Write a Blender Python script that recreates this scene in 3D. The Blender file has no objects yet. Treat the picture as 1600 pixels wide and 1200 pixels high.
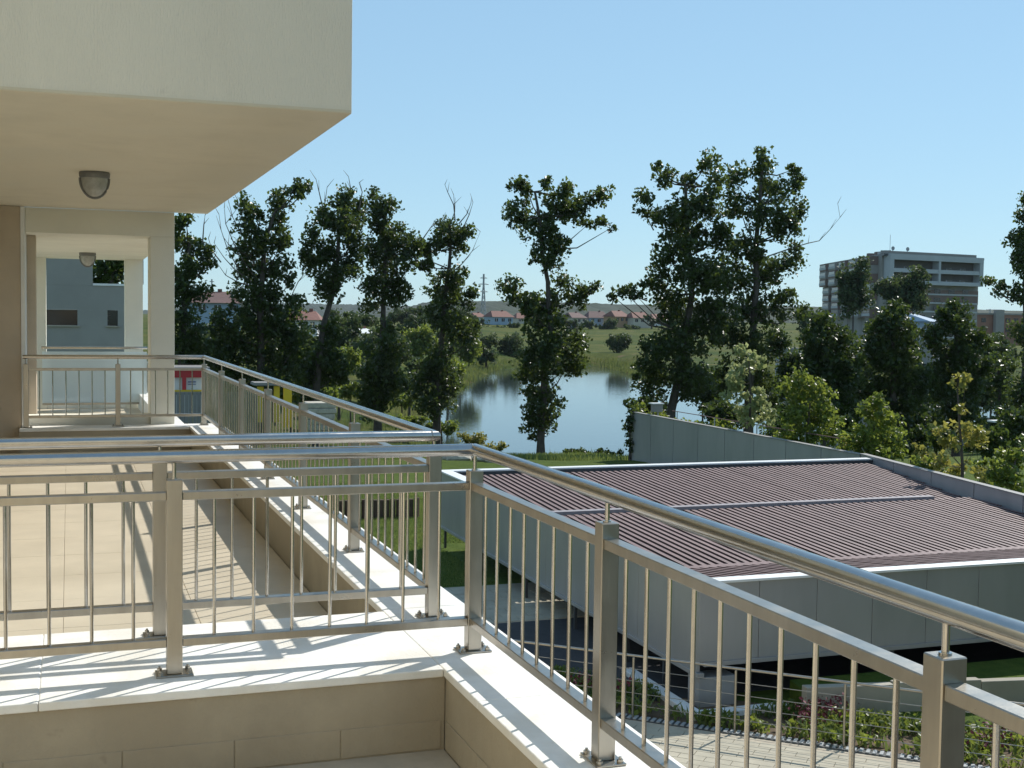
import bpy, bmesh, math, random
import numpy as np
from math import radians, sin, cos, tan, pi, sqrt, atan2, floor
from mathutils import Matrix, Vector

random.seed(4)
rng = np.random.default_rng(11)
scn = bpy.context.scene
COL = scn.collection

# ------------------------------------------------------------------ camera, sky, sun, exposure
FPX = 1961.06                                   # focal length in pixels of a 1600 px wide frame
YAW, PITCH, ROLL = radians(19.479), radians(3.062), radians(0.784)
HCAM = 1.165                                    # eye height above the coping of the parapet
def _rot():
    cy, sy, cp, sp, cr, sr = cos(YAW), sin(YAW), cos(PITCH), sin(PITCH), cos(ROLL), sin(ROLL)
    Rz = np.array([[cy, -sy, 0], [sy, cy, 0], [0, 0, 1]])
    B = np.array([[1, 0, 0], [0, 0, -1], [0, 1, 0]], float)
    Rx = np.array([[1, 0, 0], [0, cp, -sp], [0, sp, cp]])
    Rr = np.array([[cr, -sr, 0], [sr, cr, 0], [0, 0, 1]])
    return Rr @ Rx @ B @ Rz
MW = _rot()
camd = bpy.data.cameras.new('camera'); cam = bpy.data.objects.new('camera', camd); COL.objects.link(cam)
m4 = Matrix.Identity(4)
for i in range(3):
    m4[i][0] = MW[0][i]; m4[i][1] = -MW[1][i]; m4[i][2] = -MW[2][i]
m4.translation = Vector((0, 0, HCAM))
cam.matrix_world = m4
camd.sensor_width = 36; camd.lens = FPX / 1600 * 36; camd.clip_start = 0.05; camd.clip_end = 8000
scn.camera = cam

SUNV = Vector((0.95, 0.58, 1.0)).normalized()   # towards the sun
world = bpy.data.worlds.new('World'); scn.world = world; world.use_nodes = True
wn = world.node_tree
sky = wn.nodes.new('ShaderNodeTexSky'); sky.sky_type = 'NISHITA'; sky.sun_disc = False
sky.sun_elevation = math.asin(SUNV.z); sky.sun_rotation = atan2(SUNV.x, SUNV.y)
sky.air_density = 1.0; sky.dust_density = 0.0; sky.ozone_density = 3.2; sky.altitude = 90
gam = wn.nodes.new('ShaderNodeGamma'); gam.inputs[1].default_value = 0.40       # evens the glow out over the whole dome: a clear, slightly milky summer sky
tint = wn.nodes.new('ShaderNodeMix'); tint.data_type = 'RGBA'; tint.blend_type = 'MULTIPLY'; tint.inputs['Factor'].default_value = 1.0; tint.inputs['B'].default_value = (1.62, 2.22, 2.60, 1)
wn.links.new(sky.outputs[0], gam.inputs[0]); wn.links.new(gam.outputs[0], tint.inputs['A']); wn.links.new(tint.outputs['Result'], wn.nodes['Background'].inputs[0])
wn.nodes['Background'].inputs[1].default_value = 0.15
sund = bpy.data.lights.new('sun', 'SUN'); sun = bpy.data.objects.new('sun', sund); COL.objects.link(sun)
sund.energy = 5.0; sund.angle = radians(0.53); sund.color = (1.0, 0.96, 0.89)
sun.rotation_euler = (-SUNV).to_track_quat('-Z', 'Y').to_euler()
vs = scn.view_settings
vs.view_transform = 'Standard'; vs.look = 'None'; vs.gamma = 1.0; vs.exposure = 0.0; vs.use_curve_mapping = False

# layout helper: a direction of sight turned into a point at depth Y, height z or offset X
def ray(x, y): return MW.T @ np.array([x - 800, y - 600, FPX])
def at(x, y, Y): d = ray(x, y); t = Y / d[1]; return np.array([t * d[0], Y, HCAM + t * d[2]])
def onz(x, y, z): d = ray(x, y); t = (z - HCAM) / d[2]; return np.array([t * d[0], t * d[1], z])
def mpp(Y): return Y / (FPX * 0.94)             # metres per pixel at depth Y

# ------------------------------------------------------------------ mesh helpers
class MB:
    def __init__(s): s.v = []; s.f = []
    def quad(s, a, b, c, d):
        n = len(s.v); s.v += [tuple(a), tuple(b), tuple(c), tuple(d)]; s.f.append((n, n+1, n+2, n+3)); return s
    def hexa(s, p):                              # 8 points: bottom ring then top ring
        n = len(s.v); s.v += [tuple(q) for q in p]
        for q in ((3,2,1,0),(4,5,6,7),(0,1,5,4),(1,2,6,5),(2,3,7,6),(3,0,4,7)): s.f.append(tuple(n+i for i in q))
        return s
    def box(s, x0, x1, y0, y1, z0, z1):
        return s.hexa([(x0,y0,z0),(x1,y0,z0),(x1,y1,z0),(x0,y1,z0),(x0,y0,z1),(x1,y0,z1),(x1,y1,z1),(x0,y1,z1)])
    def slab(s, poly, z0, z1):
        n = len(s.v); k = len(poly)
        s.v += [(p[0], p[1], z0) for p in poly] + [(p[0], p[1], z1) for p in poly]
        s.f.append(tuple(range(n+k-1, n-1, -1))); s.f.append(tuple(range(n+k, n+2*k)))
        for i in range(k): j = (i+1) % k; s.f.append((n+i, n+j, n+k+j, n+k+i))
        return s
    def tube(s, pts, rads, seg=8, cap=True):
        pts = [np.array(p, float) for p in pts]
        if not hasattr(rads, '__len__'): rads = [rads] * len(pts)
        n0 = len(s.v); k = len(pts)
        for i, p in enumerate(pts):
            t = (pts[min(i+1, k-1)] - pts[max(i-1, 0)])
            if 0 < i < k-1:
                a = pts[i]-pts[i-1]; b = pts[i+1]-pts[i]
                a = a/np.linalg.norm(a); b = b/np.linalg.norm(b); t = a + b
                mit = 1/max(0.35, np.dot(a, t/np.linalg.norm(t)))
            else: mit = 1; a = t/np.linalg.norm(t)
            t = t/np.linalg.norm(t)
            up = np.array([0,0,1.]) if abs(t[2]) < 0.9 else np.array([1.,0,0])
            u = np.cross(t, up); u /= np.linalg.norm(u); w = np.cross(u, t)
            for j in range(seg):
                an = 2*pi*j/seg
                s.v.append(tuple(p + (u*cos(an)*(mit if abs(t[2]) < .9 else 1) + w*sin(an))*rads[i]))
        for i in range(k-1):
            for j in range(seg):
                a = n0+i*seg+j; b = n0+i*seg+(j+1) % seg
                s.f.append((a, b, b+seg, a+seg))
        if cap:
            s.f.append(tuple(n0+j for j in range(seg-1, -1, -1))); s.f.append(tuple(n0+(k-1)*seg+j for j in range(seg)))
        return s
    def bar(s, a, b, w, h):                      # rectangular bar from a to b (w sideways, h upright)
        a = np.array(a, float); b = np.array(b, float); t = b-a; t /= np.linalg.norm(t)
        up = np.array([0,0,1.]) if abs(t[2]) < 0.95 else np.array([0,1.,0])
        u = np.cross(t, up); u /= np.linalg.norm(u); q = np.cross(u, t)
        return s.hexa([a-u*w/2-q*h/2, a+u*w/2-q*h/2, b+u*w/2-q*h/2, b-u*w/2-q*h/2, a-u*w/2+q*h/2, a+u*w/2+q*h/2, b+u*w/2+q*h/2, b-u*w/2+q*h/2])
    def mesh(s, name, off=(0,0,0), bevel=0, smooth=False):
        me = bpy.data.meshes.new(name)
        me.from_pydata([(v[0]-off[0], v[1]-off[1], v[2]-off[2]) for v in s.v], [], s.f)
        bm = bmesh.new(); bm.from_mesh(me)
        if bevel:
            bmesh.ops.bevel(bm, geom=list(bm.edges), offset=bevel, segments=1 if bevel < .004 else 2, affect='EDGES', profile=0.5, clamp_overlap=True)
        bmesh.ops.recalc_face_normals(bm, faces=bm.faces)
        bm.to_mesh(me); bm.free()
        if smooth: me.polygons.foreach_set('use_smooth', [True]*len(me.polygons)); me.set_sharp_from_angle(angle=radians(40))
        return me
WL = {}                                          # world location of every object made here
def link(name, data, mat, parent=None, loc=(0,0,0), rot=(0,0,0)):
    o = bpy.data.objects.new(name, data); COL.objects.link(o)
    if data is not None and mat is not None:
        if len(data.materials) == 0: data.materials.append(mat)
    base = WL[parent.name] if parent else (0,0,0)
    o.location = (loc[0]-base[0], loc[1]-base[1], loc[2]-base[2]); o.rotation_euler = rot
    if parent: o.parent = parent
    WL[o.name] = loc
    return o
def part(name, mb, mat, parent=None, bevel=0, smooth=False):
    base = WL[parent.name] if parent else (0,0,0)
    me = mb.mesh(name, base, bevel, smooth)
    return link(name, me, mat, parent, base)
def tag(o, label, cat=None, group=None, kind=None):
    if label: o['label'] = label
    if cat: o['category'] = cat
    if group: o['group'] = group
    if kind: o['kind'] = kind
    return o
def thing(name, label, cat, loc=(0,0,0), group=None):
    o = bpy.data.objects.new(name, None); COL.objects.link(o); o.location = loc; WL[o.name] = tuple(loc); o.empty_display_size = .2
    return tag(o, label, cat, group)
def struct(name, mb_or_mesh, mat, label=None, bevel=0, smooth=False):
    if isinstance(mb_or_mesh, MB): o = part(name, mb_or_mesh, mat, None, bevel, smooth)
    else: o = link(name, mb_or_mesh, mat)
    o['kind'] = 'structure'
    if label: o['label'] = label
    return o

# ------------------------------------------------------------------ materials
def nd(nt, typ, **kw):
    n = nt.nodes.new(typ)
    for k, v in kw.items(): setattr(n, k, v)
    return n
def mat(name, col, rough=0.7, var=0.12, scale=6.0, bump=0.0, bscale=80.0, metal=0.0, col2=None, coords='Object', spec=None, detail=5, stretch=None, col3=None, scale3=0.7, rvar=0.0, speck=None):
    m = bpy.data.materials.new(name); m.use_nodes = True; nt = m.node_tree; p = nt.nodes['Principled BSDF']; L = nt.links
    p.inputs['Roughness'].default_value = rough; p.inputs['Metallic'].default_value = metal
    if spec is not None: p.inputs['Specular IOR Level'].default_value = spec
    geo = nd(nt, 'ShaderNodeNewGeometry'); src = geo.outputs['Position']
    if stretch:
        mp = nd(nt, 'ShaderNodeMapping'); mp.inputs['Scale'].default_value = stretch; L.new(src, mp.inputs[0]); src = mp.outputs[0]
    nz = nd(nt, 'ShaderNodeTexNoise'); nz.inputs['Scale'].default_value = scale; nz.inputs['Detail'].default_value = detail; nz.inputs['Roughness'].default_value = 0.62
    L.new(src, nz.inputs['Vector'])
    ramp = nd(nt, 'ShaderNodeValToRGB'); e = ramp.color_ramp.elements
    c2 = col2 or tuple(min(1, c*(1+var)) for c in col); c1 = col if col2 else tuple(c*(1-var) for c in col)
    e[0].position = 0.32; e[1].position = 0.68; e[0].color = (*c1, 1); e[1].color = (*c2, 1)
    L.new(nz.outputs['Fac'], ramp.inputs[0]); out = ramp.outputs[0]
    if col3:
        nz3 = nd(nt, 'ShaderNodeTexNoise'); nz3.inputs['Scale'].default_value = scale3; nz3.inputs['Detail'].default_value = 4
        L.new(src, nz3.inputs['Vector'])
        r3 = nd(nt, 'ShaderNodeValToRGB'); r3.color_ramp.elements[0].position = .48; r3.color_ramp.elements[1].position = .66
        L.new(nz3.outputs['Fac'], r3.inputs[0])
        mx = nd(nt, 'ShaderNodeMix', data_type='RGBA'); L.new(r3.outputs[0], mx.inputs['Factor']); L.new(out, mx.inputs['A']); mx.inputs['B'].default_value = (*col3, 1); out = mx.outputs['Result']
    if speck:
        ns = nd(nt, 'ShaderNodeTexNoise'); ns.inputs['Scale'].default_value = speck[0]; ns.inputs['Detail'].default_value = 3; ns.inputs['Roughness'].default_value = .7; L.new(geo.outputs['Position'], ns.inputs['Vector'])
        rs = nd(nt, 'ShaderNodeValToRGB'); rs.color_ramp.elements[0].position = speck[1]; rs.color_ramp.elements[1].position = speck[1]+.07; L.new(ns.outputs['Fac'], rs.inputs[0])
        mk = nd(nt, 'ShaderNodeMath', operation='MULTIPLY'); mk.inputs[1].default_value = speck[2]; L.new(rs.outputs[0], mk.inputs[0])
        ms = nd(nt, 'ShaderNodeMix', data_type='RGBA'); L.new(mk.outputs[0], ms.inputs['Factor']); L.new(out, ms.inputs['A']); ms.inputs['B'].default_value = (*speck[3], 1); out = ms.outputs['Result']
    if rvar:
        nr_ = nd(nt, 'ShaderNodeTexNoise'); nr_.inputs['Scale'].default_value = 9; nr_.inputs['Detail'].default_value = 7; nr_.inputs['Roughness'].default_value = .75; L.new(geo.outputs['Position'], nr_.inputs['Vector'])
        mr_ = nd(nt, 'ShaderNodeMapRange'); mr_.inputs[1].default_value = .3; mr_.inputs[2].default_value = .7; mr_.inputs[3].default_value = rough-rvar; mr_.inputs[4].default_value = rough+rvar; L.new(nr_.outputs['Fac'], mr_.inputs[0]); L.new(mr_.outputs[0], p.inputs['Roughness'])
    L.new(out, p.inputs['Base Color'])
    if bump:
        nb = nd(nt, 'ShaderNodeTexNoise'); nb.inputs['Scale'].default_value = bscale; nb.inputs['Detail'].default_value = 4; L.new(src, nb.inputs['Vector'])
        b = nd(nt, 'ShaderNodeBump'); b.inputs['Strength'].default_value = bump; b.inputs['Distance'].default_value = 0.02
        L.new(nb.outputs['Fac'], b.inputs['Height']); L.new(b.outputs[0], p.inputs['Normal'])
    return m
M = {}
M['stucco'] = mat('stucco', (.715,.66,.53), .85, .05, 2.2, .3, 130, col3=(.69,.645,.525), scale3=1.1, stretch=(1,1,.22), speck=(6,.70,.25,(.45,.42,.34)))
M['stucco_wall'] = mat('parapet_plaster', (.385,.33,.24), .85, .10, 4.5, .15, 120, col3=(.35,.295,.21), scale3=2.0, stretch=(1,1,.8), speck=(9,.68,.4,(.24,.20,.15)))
M['coping'] = mat('coping_stone', (.84,.82,.77), .55, .06, 9, .12, 60, col3=(.74,.70,.62), scale3=3.2, speck=(26,.70,.45,(.50,.44,.34)))
M['tile'] = mat('floor_tile', (.60,.52,.39), .5, .06, 3, .05, 60, col3=(.53,.455,.335), scale3=1.3, speck=(14,.69,.35,(.40,.33,.24)))
M['grout'] = mat('grout', (.44,.38,.29), .9, .1, 8)
M['steel'] = mat('brushed_steel', (.40,.37,.32), .32, .10, 14, .03, 220, metal=1.0, stretch=(1,1,.12), rvar=.06)
M['steel_tube'] = mat('polished_steel_tube', (.50,.48,.45), .19, .07, 20, metal=1.0, rvar=.07)
M['dark_steel'] = mat('dark_painted_steel', (.06,.065,.07), .45, .1, 8)
M['portal'] = mat('lightened_stucco', (.80,.775,.67), .85, .04, 2.2, .25, 130, col3=(.75,.72,.62), scale3=.8)  # stucco colour raised to make up for weak light under the overhang
M['frame_paint'] = mat('cream_paint', (.62,.55,.40), .8, .04, 3, .15, 120)
M['brown_wall'] = mat('brown_render', (.54,.45,.345), .85, .06, 3, .2, 120)
M['panel'] = mat('cladding_panel', (.42,.41,.405), .36, .05, 1.4, .02, 40, metal=.30, col3=(.36,.355,.35), scale3=.9, stretch=(1,1,.3), rvar=.06)
M['white_cap'] = mat('white_cap', (.80,.80,.78), .45, .05, 3)
M['slat'] = mat('brown_roof_slat', (.19,.118,.110), .6, .24, 2.5, .06, 50, stretch=(6,.6,1))
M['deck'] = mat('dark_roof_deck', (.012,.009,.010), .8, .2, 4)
M['concrete'] = mat('concrete', (.42,.39,.32), .85, .1, 1.8, .2, 60, col3=(.33,.30,.24), scale3=.9)
M['paver'] = mat('paver', (.42,.38,.29), .85, .12, 2.2, .1, 60)
M['asphalt'] = mat('asphalt', (.045,.045,.048), .9, .15, 5, .2, 120)
M['soil'] = mat('soil', (.11,.075,.045), .95, .25, 5, .4, 30)
M['grey_render'] = mat('grey_render', (.30,.29,.265), .85, .07, 1.2, .15, 50)
M['dark_glass'] = mat('dark_window_glass', (.015,.014,.014), .08, .1, 1)
M['bark'] = mat('bark', (.085,.07,.055), .9, .25, 5, .5, 30)
M['deadwood'] = mat('bare_branch', (.17,.14,.115), .85, .2, 6)
M['wood'] = mat('dark_palisade_wood', (.09,.055,.035), .85, .25, 4, .2, 40)
M['red'] = mat('red_paint', (.50,.03,.035), .45, .1, 3)
M['white_paint'] = mat('white_paint', (.74,.75,.74), .5, .05, 3)
M['blue'] = mat('blue_paint', (.03,.07,.24), .5, .15, 3)
M['yellow'] = mat('yellow_paint', (.72,.50,.02), .5, .06, 4)
M['hoarding'] = mat('grey_hoarding', (.26,.25,.235), .6, .08, 2)
M['stone'] = mat('pale_stone', (.46,.42,.34), .9, .2, 5, .4, 25)
M['roof_tile'] = mat('red_roof_tile', (.20,.085,.06), .8, .2, 2, .2, 12)
M['roof_dark'] = mat('brown_roof_tile', (.13,.07,.06), .8, .2, 2, .2, 12)
M['wall_white'] = mat('white_house_wall', (.72,.72,.70), .8, .04, 1)
M['wall_blue'] = mat('blue_house_wall', (.34,.43,.52), .8, .05, 1)
M['wall_cream'] = mat('cream_house_wall', (.56,.50,.40), .8, .05, 1)
M['wall_orange'] = mat('orange_house_wall', (.50,.30,.17), .8, .05, 1)
M['flat_white'] = mat('pale_block_render', (.46,.47,.47), .8, .05, .4)
M['flat_brown'] = mat('brown_block_cladding', (.20,.135,.11), .75, .1, .5)
M['flat_brick'] = mat('brick_block', (.30,.15,.10), .85, .1, .4)
M['flat_beige'] = mat('beige_block_wall', (.30,.28,.25), .8, .08, .4)
M['lattice'] = mat('galvanised_lattice', (.32,.34,.35), .6, .05, 1)
M['lamp_body'] = mat('grey_lamp_casting', (.17,.17,.16), .45, .1, 20)
M['lamp_glass'] = mat('ribbed_lamp_glass', (.36,.36,.33), .25, .12, 30)
M['flower'] = mat('dark_red_flower', (.13,.02,.035), .7, .3, 20)
def glass_mat():
    m = bpy.data.materials.new('frosted_glass'); m.use_nodes = True; p = m.node_tree.nodes['Principled BSDF']
    p.inputs['Base Color'].default_value = (.80,.86,.86,1); p.inputs['Roughness'].default_value = .45; p.inputs['Transmission Weight'].default_value = .45; p.inputs['IOR'].default_value = 1.15
    return m
M['frost'] = glass_mat()
def leaf_mat(name, c1, c2, trans=.30, rough=.42, nscale=.55):
    m = bpy.data.materials.new(name); m.use_nodes = True; nt = m.node_tree; L = nt.links; nt.nodes.clear()
    out = nd(nt, 'ShaderNodeOutputMaterial')
    geo = nd(nt, 'ShaderNodeNewGeometry')
    nz = nd(nt, 'ShaderNodeTexNoise'); nz.inputs['Scale'].default_value = nscale; nz.inputs['Detail'].default_value = 8; nz.inputs['Roughness'].default_value = .8; L.new(geo.outputs['Position'], nz.inputs['Vector'])
    r = nd(nt, 'ShaderNodeValToRGB'); r.color_ramp.elements[0].position = .35; r.color_ramp.elements[1].position = .68
    r.color_ramp.elements[0].color = (*c1, 1); r.color_ramp.elements[1].color = (*c2, 1); L.new(nz.outputs['Fac'], r.inputs[0])
    p = nd(nt, 'ShaderNodeBsdfPrincipled'); p.inputs['Roughness'].default_value = rough; p.inputs['Specular IOR Level'].default_value = .5; L.new(r.outputs[0], p.inputs['Base Color'])
    t = nd(nt, 'ShaderNodeBsdfTranslucent'); hs = nd(nt, 'ShaderNodeHueSaturation'); hs.inputs['Hue'].default_value = .47; hs.inputs['Value'].default_value = 2.4; L.new(r.outputs[0], hs.inputs['Color']); L.new(hs.outputs[0], t.inputs[0])
    mx = nd(nt, 'ShaderNodeMixShader'); mx.inputs[0].default_value = trans; L.new(p.outputs[0], mx.inputs[1]); L.new(t.outputs[0], mx.inputs[2]); L.new(mx.outputs[0], out.inputs[0])
    return m
M['leaf'] = leaf_mat('poplar_leaf', (.018,.036,.007), (.060,.098,.018), .42, .36, 1.1)
M['leaf_dark'] = leaf_mat('dense_leaf', (.016,.034,.006), (.050,.086,.015), .40, .38, 1.1)
M['leaf_fresh'] = leaf_mat('fresh_leaf', (.050,.088,.013), (.145,.195,.030), .46, .42, 1.0)
M['leaf_pale'] = leaf_mat('pale_leaf', (.13,.17,.06), (.25,.29,.13), .36)
M['leaf_yellow'] = leaf_mat('yellowing_leaf', (.12,.14,.025), (.24,.24,.05), .38)
M['leaf_far'] = leaf_mat('far_leaf', (.026,.050,.014), (.060,.092,.026), .3, .6, .3)
M['grass_blade'] = leaf_mat('grass_blade', (.075,.13,.03), (.15,.19,.05), .3, .5, .8)
M['reed'] = leaf_mat('reed_blade', (.06,.10,.024), (.13,.15,.045), .3, .55, .6)

# ------------------------------------------------------------------ terrain, water
POND = np.array([(24.5,78.5),(25.4,88),(27.3,101),(29.8,108),(35.5,122),(44,145),(51,162),(60,185),(70,206),(84,222),(96,222),(92,205),(86,185),(95,165),(120,150),(150,140),(150,96),(110,84),(70,77),(50,74.5),(36,75.5),(30,77)])
WATER_Z = -8.0
def sdist(X, Y):
    P = POND; n = len(P); d = np.full(X.shape, 1e9); ins = np.zeros(X.shape, bool)
    for i in range(n):
        a = P[i]; b = P[(i+1) % n]; e = b-a; w0 = X-a[0]; w1 = Y-a[1]
        t = np.clip((w0*e[0]+w1*e[1])/(e@e), 0, 1)
        d = np.minimum(d, np.hypot(w0-t*e[0], w1-t*e[1]))
        c = ((a[1] > Y) != (b[1] > Y)) & (X < (b[0]-a[0])*(Y-a[1])/(b[1]-a[1]+1e-12)+a[0]); ins ^= c
    return np.where(ins, -d, d)
def wob(X, Y, s, ph=0): return np.sin(X*s+1.3*ph)*np.cos(Y*s*1.17+ph)+.5*np.sin(X*s*2.3+ph*2)*np.cos(Y*s*2.1-ph)
def height(X, Y):
    X = np.asarray(X, float); Y = np.asarray(Y, float)
    ys = [-400, 58, 90, 130, 200, 300, 430, 600, 900, 1500, 4000]
    right = np.interp(Y, ys, [-5.4,-5.4,-6.2,-6.2,-6.3,-4.6,-1.5,-1,-1,-2,-4])
    left = np.interp(Y, ys, [-5.4,-5.4,-5.9,-5.6,-3.8,-1.8,-.8,-1,-1,-2,-4])
    ang = X/np.maximum(Y, 30)
    k = np.clip((ang-.20)/.12, 0, 1); b = left*(1-k)+right*k
    b = b + np.clip((Y-60)/60, 0, 1)*.16*wob(X, Y, .11) + np.clip((Y-150)/120, 0, 1)*.5*wob(X, Y, .03, 2)
    d = sdist(X, Y) + .8*wob(X, Y, .35, 1)
    g = np.where(d > 0, -8.0-.05+d*.26+np.maximum(0, 0.5-d*.05), -8.0+d*.35)
    near = np.clip((125-Y)/25, 0, 1); slope = .30-.195*near
    g = np.where(d > 0, -8.05+slope*d, -8.05+.3*d)
    return np.where(d > 40, b, np.minimum(b, g))
def grid_axis(lo, hi, fine_lo, fine_hi, step, grow):
    a = list(np.arange(fine_lo, fine_hi+.01, step)); s = step
    while a[-1] < hi: s *= grow; a.append(a[-1]+s)
    s = step; b = [fine_lo]
    while b[-1] > lo: s *= grow; b.append(b[-1]-s)
    return np.array(b[:0:-1]+a)
gx = grid_axis(-3500, 4200, -10, 100, 1.1, 1.12); gy = grid_axis(-600, 4500, 40, 230, 1.2, 1.10)
GX, GY = np.meshgrid(gx, gy); GZ = height(GX, GY)
nxg, nyg = len(gx), len(gy)
def grid_mesh(name, X, Y, Z):
    ny, nx = X.shape
    me = bpy.data.meshes.new(name); vv = np.stack([X, Y, Z], -1).reshape(-1, 3)
    i = np.arange(ny-1)[:, None]*nx+np.arange(nx-1)[None, :]
    ff = np.stack([i, i+1, i+nx+1, i+nx], -1).reshape(-1, 4)
    me.vertices.add(len(vv)); me.vertices.foreach_set('co', vv.ravel().astype('f'))
    me.loops.add(ff.size); me.loops.foreach_set('vertex_index', ff.ravel().astype('i'))
    me.polygons.add(len(ff)); me.polygons.foreach_set('loop_start', np.arange(0, ff.size, 4, dtype='i')); me.polygons.foreach_set('loop_total', np.full(len(ff), 4, 'i'))
    me.update(calc_edges=True); me.polygons.foreach_set('use_smooth', [True]*len(ff)); return me
def ground_mat():
    m = bpy.data.materials.new('grassland'); m.use_nodes = True; nt = m.node_tree; L = nt.links; p = nt.nodes['Principled BSDF']; p.inputs['Roughness'].default_value = .95; p.inputs['Specular IOR Level'].default_value = .1
    geo = nd(nt, 'ShaderNodeNewGeometry')
    def noise(s, d=6, r=.65):
        n = nd(nt, 'ShaderNodeTexNoise'); n.inputs['Scale'].default_value = s; n.inputs['Detail'].default_value = d; n.inputs['Roughness'].default_value = r; L.new(geo.outputs['Position'], n.inputs['Vector']); return n.outputs['Fac']
    def ramp(f, a, b, ca, cb):
        r = nd(nt, 'ShaderNodeValToRGB'); r.color_ramp.elements[0].position = a; r.color_ramp.elements[1].position = b; r.color_ramp.elements[0].color = (*ca, 1); r.color_ramp.elements[1].color = (*cb, 1); L.new(f, r.inputs[0]); return r.outputs[0]
    lawn = ramp(noise(2.5), .3, .7, (.055,.095,.016), (.115,.155,.03))
    mead = ramp(noise(.09), .38, .66, (.042,.072,.011), (.115,.115,.024))
    fine = ramp(noise(1.1, 8, .75), .3, .7, (.55,.55,.55), (1.25,1.25,1.2))
    mm = nd(nt, 'ShaderNodeMix', data_type='RGBA', blend_type='MULTIPLY'); mm.inputs['Factor'].default_value = .85; L.new(mead, mm.inputs['A']); L.new(fine, mm.inputs['B'])
    sep = nd(nt, 'ShaderNodeSeparateXYZ'); L.new(geo.outputs['Position'], sep.inputs[0])
    mr = nd(nt, 'ShaderNodeMapRange'); mr.inputs[1].default_value = 44; mr.inputs[2].default_value = 70; L.new(sep.outputs[1], mr.inputs[0])
    mx = nd(nt, 'ShaderNodeMix', data_type='RGBA'); L.new(mr.outputs[0], mx.inputs['Factor']); L.new(lawn, mx.inputs['A']); L.new(mm.outputs['Result'], mx.inputs['B'])
    soilf = ramp(noise(.22, 5), .60, .68, (0,0,0), (1,1,1))
    m3 = nd(nt, 'ShaderNodeMath', operation='MULTIPLY'); L.new(soilf, m3.inputs[0]); L.new(mr.outputs[0], m3.inputs[1])
    m4_ = nd(nt, 'ShaderNodeMath', operation='MULTIPLY'); L.new(m3.outputs[0], m4_.inputs[0]); m4_.inputs[1].default_value = .7
    ms = nd(nt, 'ShaderNodeMix', data_type='RGBA'); L.new(m4_.outputs[0], ms.inputs['Factor']); L.new(mx.outputs['Result'], ms.inputs['A']); ms.inputs['B'].default_value = (.17,.115,.065,1)
    L.new(ms.outputs['Result'], p.inputs['Base Color'])
    bm_ = nd(nt, 'ShaderNodeBump'); bm_.inputs['Strength'].default_value = .6; bm_.inputs['Distance'].default_value = .15; L.new(noise(6, 6, .8), bm_.inputs['Height']); L.new(bm_.outputs[0], p.inputs['Normal'])
    return m
M['ground'] = ground_mat()
struct('ground', grid_mesh('ground', GX, GY, GZ), M['ground'])
def water_mat():
    m = bpy.data.materials.new('pond_water'); m.use_nodes = True; nt = m.node_tree; L = nt.links; p = nt.nodes['Principled BSDF']
    p.inputs['Base Color'].default_value = (.035,.05,.045,1); p.inputs['Roughness'].default_value = .06; p.inputs['IOR'].default_value = 1.33; p.inputs['Specular IOR Level'].default_value = .8
    geo = nd(nt, 'ShaderNodeNewGeometry'); n = nd(nt, 'ShaderNodeTexNoise'); n.inputs['Scale'].default_value = 1.6; n.inputs['Detail'].default_value = 4; L.new(geo.outputs['Position'], n.inputs['Vector'])
    b = nd(nt, 'ShaderNodeBump'); b.inputs['Strength'].default_value = .16; b.inputs['Distance'].default_value = .05; L.new(n.outputs['Fac'], b.inputs['Height']); L.new(b.outputs[0], p.inputs['Normal'])
    return m
mbw = MB(); mbw.quad((10,60,WATER_Z),(170,60,WATER_Z),(170,235,WATER_Z),(10,235,WATER_Z))
struct('pond_water', mbw, water_mat())

# wooded ridges on the horizon
def ridge(name, Y0, Y1, x0, x1, top, m):
    xs = np.linspace(x0, x1, 900); ys = np.linspace(Y0, Y1, 14)
    X, Y = np.meshgrid(xs, ys); t = (Y-Y0)/(Y1-Y0)
    prof = np.sin(np.clip(t*1.5, 0, 1)*pi/2)
    Z = -3+prof*(np.array([top(x) for x in xs])[None, :]+3)+(t > .05)*(rng.normal(0, .00035, X.shape)*Y0)
    struct(name, grid_mesh(name, X, Y, Z), m)
M['forest'] = mat('forest_canopy', (.010,.024,.010), .95, .3, .035, .6, .12, col2=(.026,.042,.018))
ridge('hill', 1000, 1300, 250, 1500, lambda x: -3.2+min(1, max(0, (x-255)/110))**1.5*(20.3-.0012*x+.8*sin(x*.009)+.35*sin(x*.031)), M['forest'])
ridge('hill', 2600, 3000, 60, 1900, lambda x: -3.2+min(1, max(0, (x-80)/300))*(25.2+2.5*sin(x*.004)), M['forest'])

# ------------------------------------------------------------------ the balconies we stand on
FLOOR = -.27
def coping_run(parent, x0, x1, y0, y1, axis, step, z0=-.028, z1=0.0):
    a, b = (x0, x1) if axis == 'x' else (y0, y1)
    n = max(1, round((b-a)/step)); L_ = (b-a)/n
    for i in range(n):
        p, q = a+i*L_+.0008, a+(i+1)*L_-.0008
        mb = MB().box(p, q, y0, y1, z0, z1) if axis == 'x' else MB().box(x0, x1, p, q, z0, z1)
        part('coping_slab', mb, M['coping'], parent, .004)
    part('mortar_bed', MB().box(x0+.02, x1-.02, y0+.02, y1-.02, z0+.001, z1-.0025), M['coping'], parent)
def skirting(parent, a, b, fixed, axis, side, step=.335):
    n = round((b-a)/step); L_ = (b-a)/n
    for i in range(n):
        p, q = a+i*L_+.0015, a+(i+1)*L_-.0015
        t0, t1 = (fixed, fixed+side*.004); t0, t1 = min(t0, t1), max(t0, t1)
        mb = MB().box(p, q, t0, t1, FLOOR+.001, FLOOR+.095) if axis == 'x' else MB().box(t0, t1, p, q, FLOOR+.001, FLOOR+.095)
        part('skirting_tile', mb, M['stucco_wall'], parent, .0012)
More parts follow.
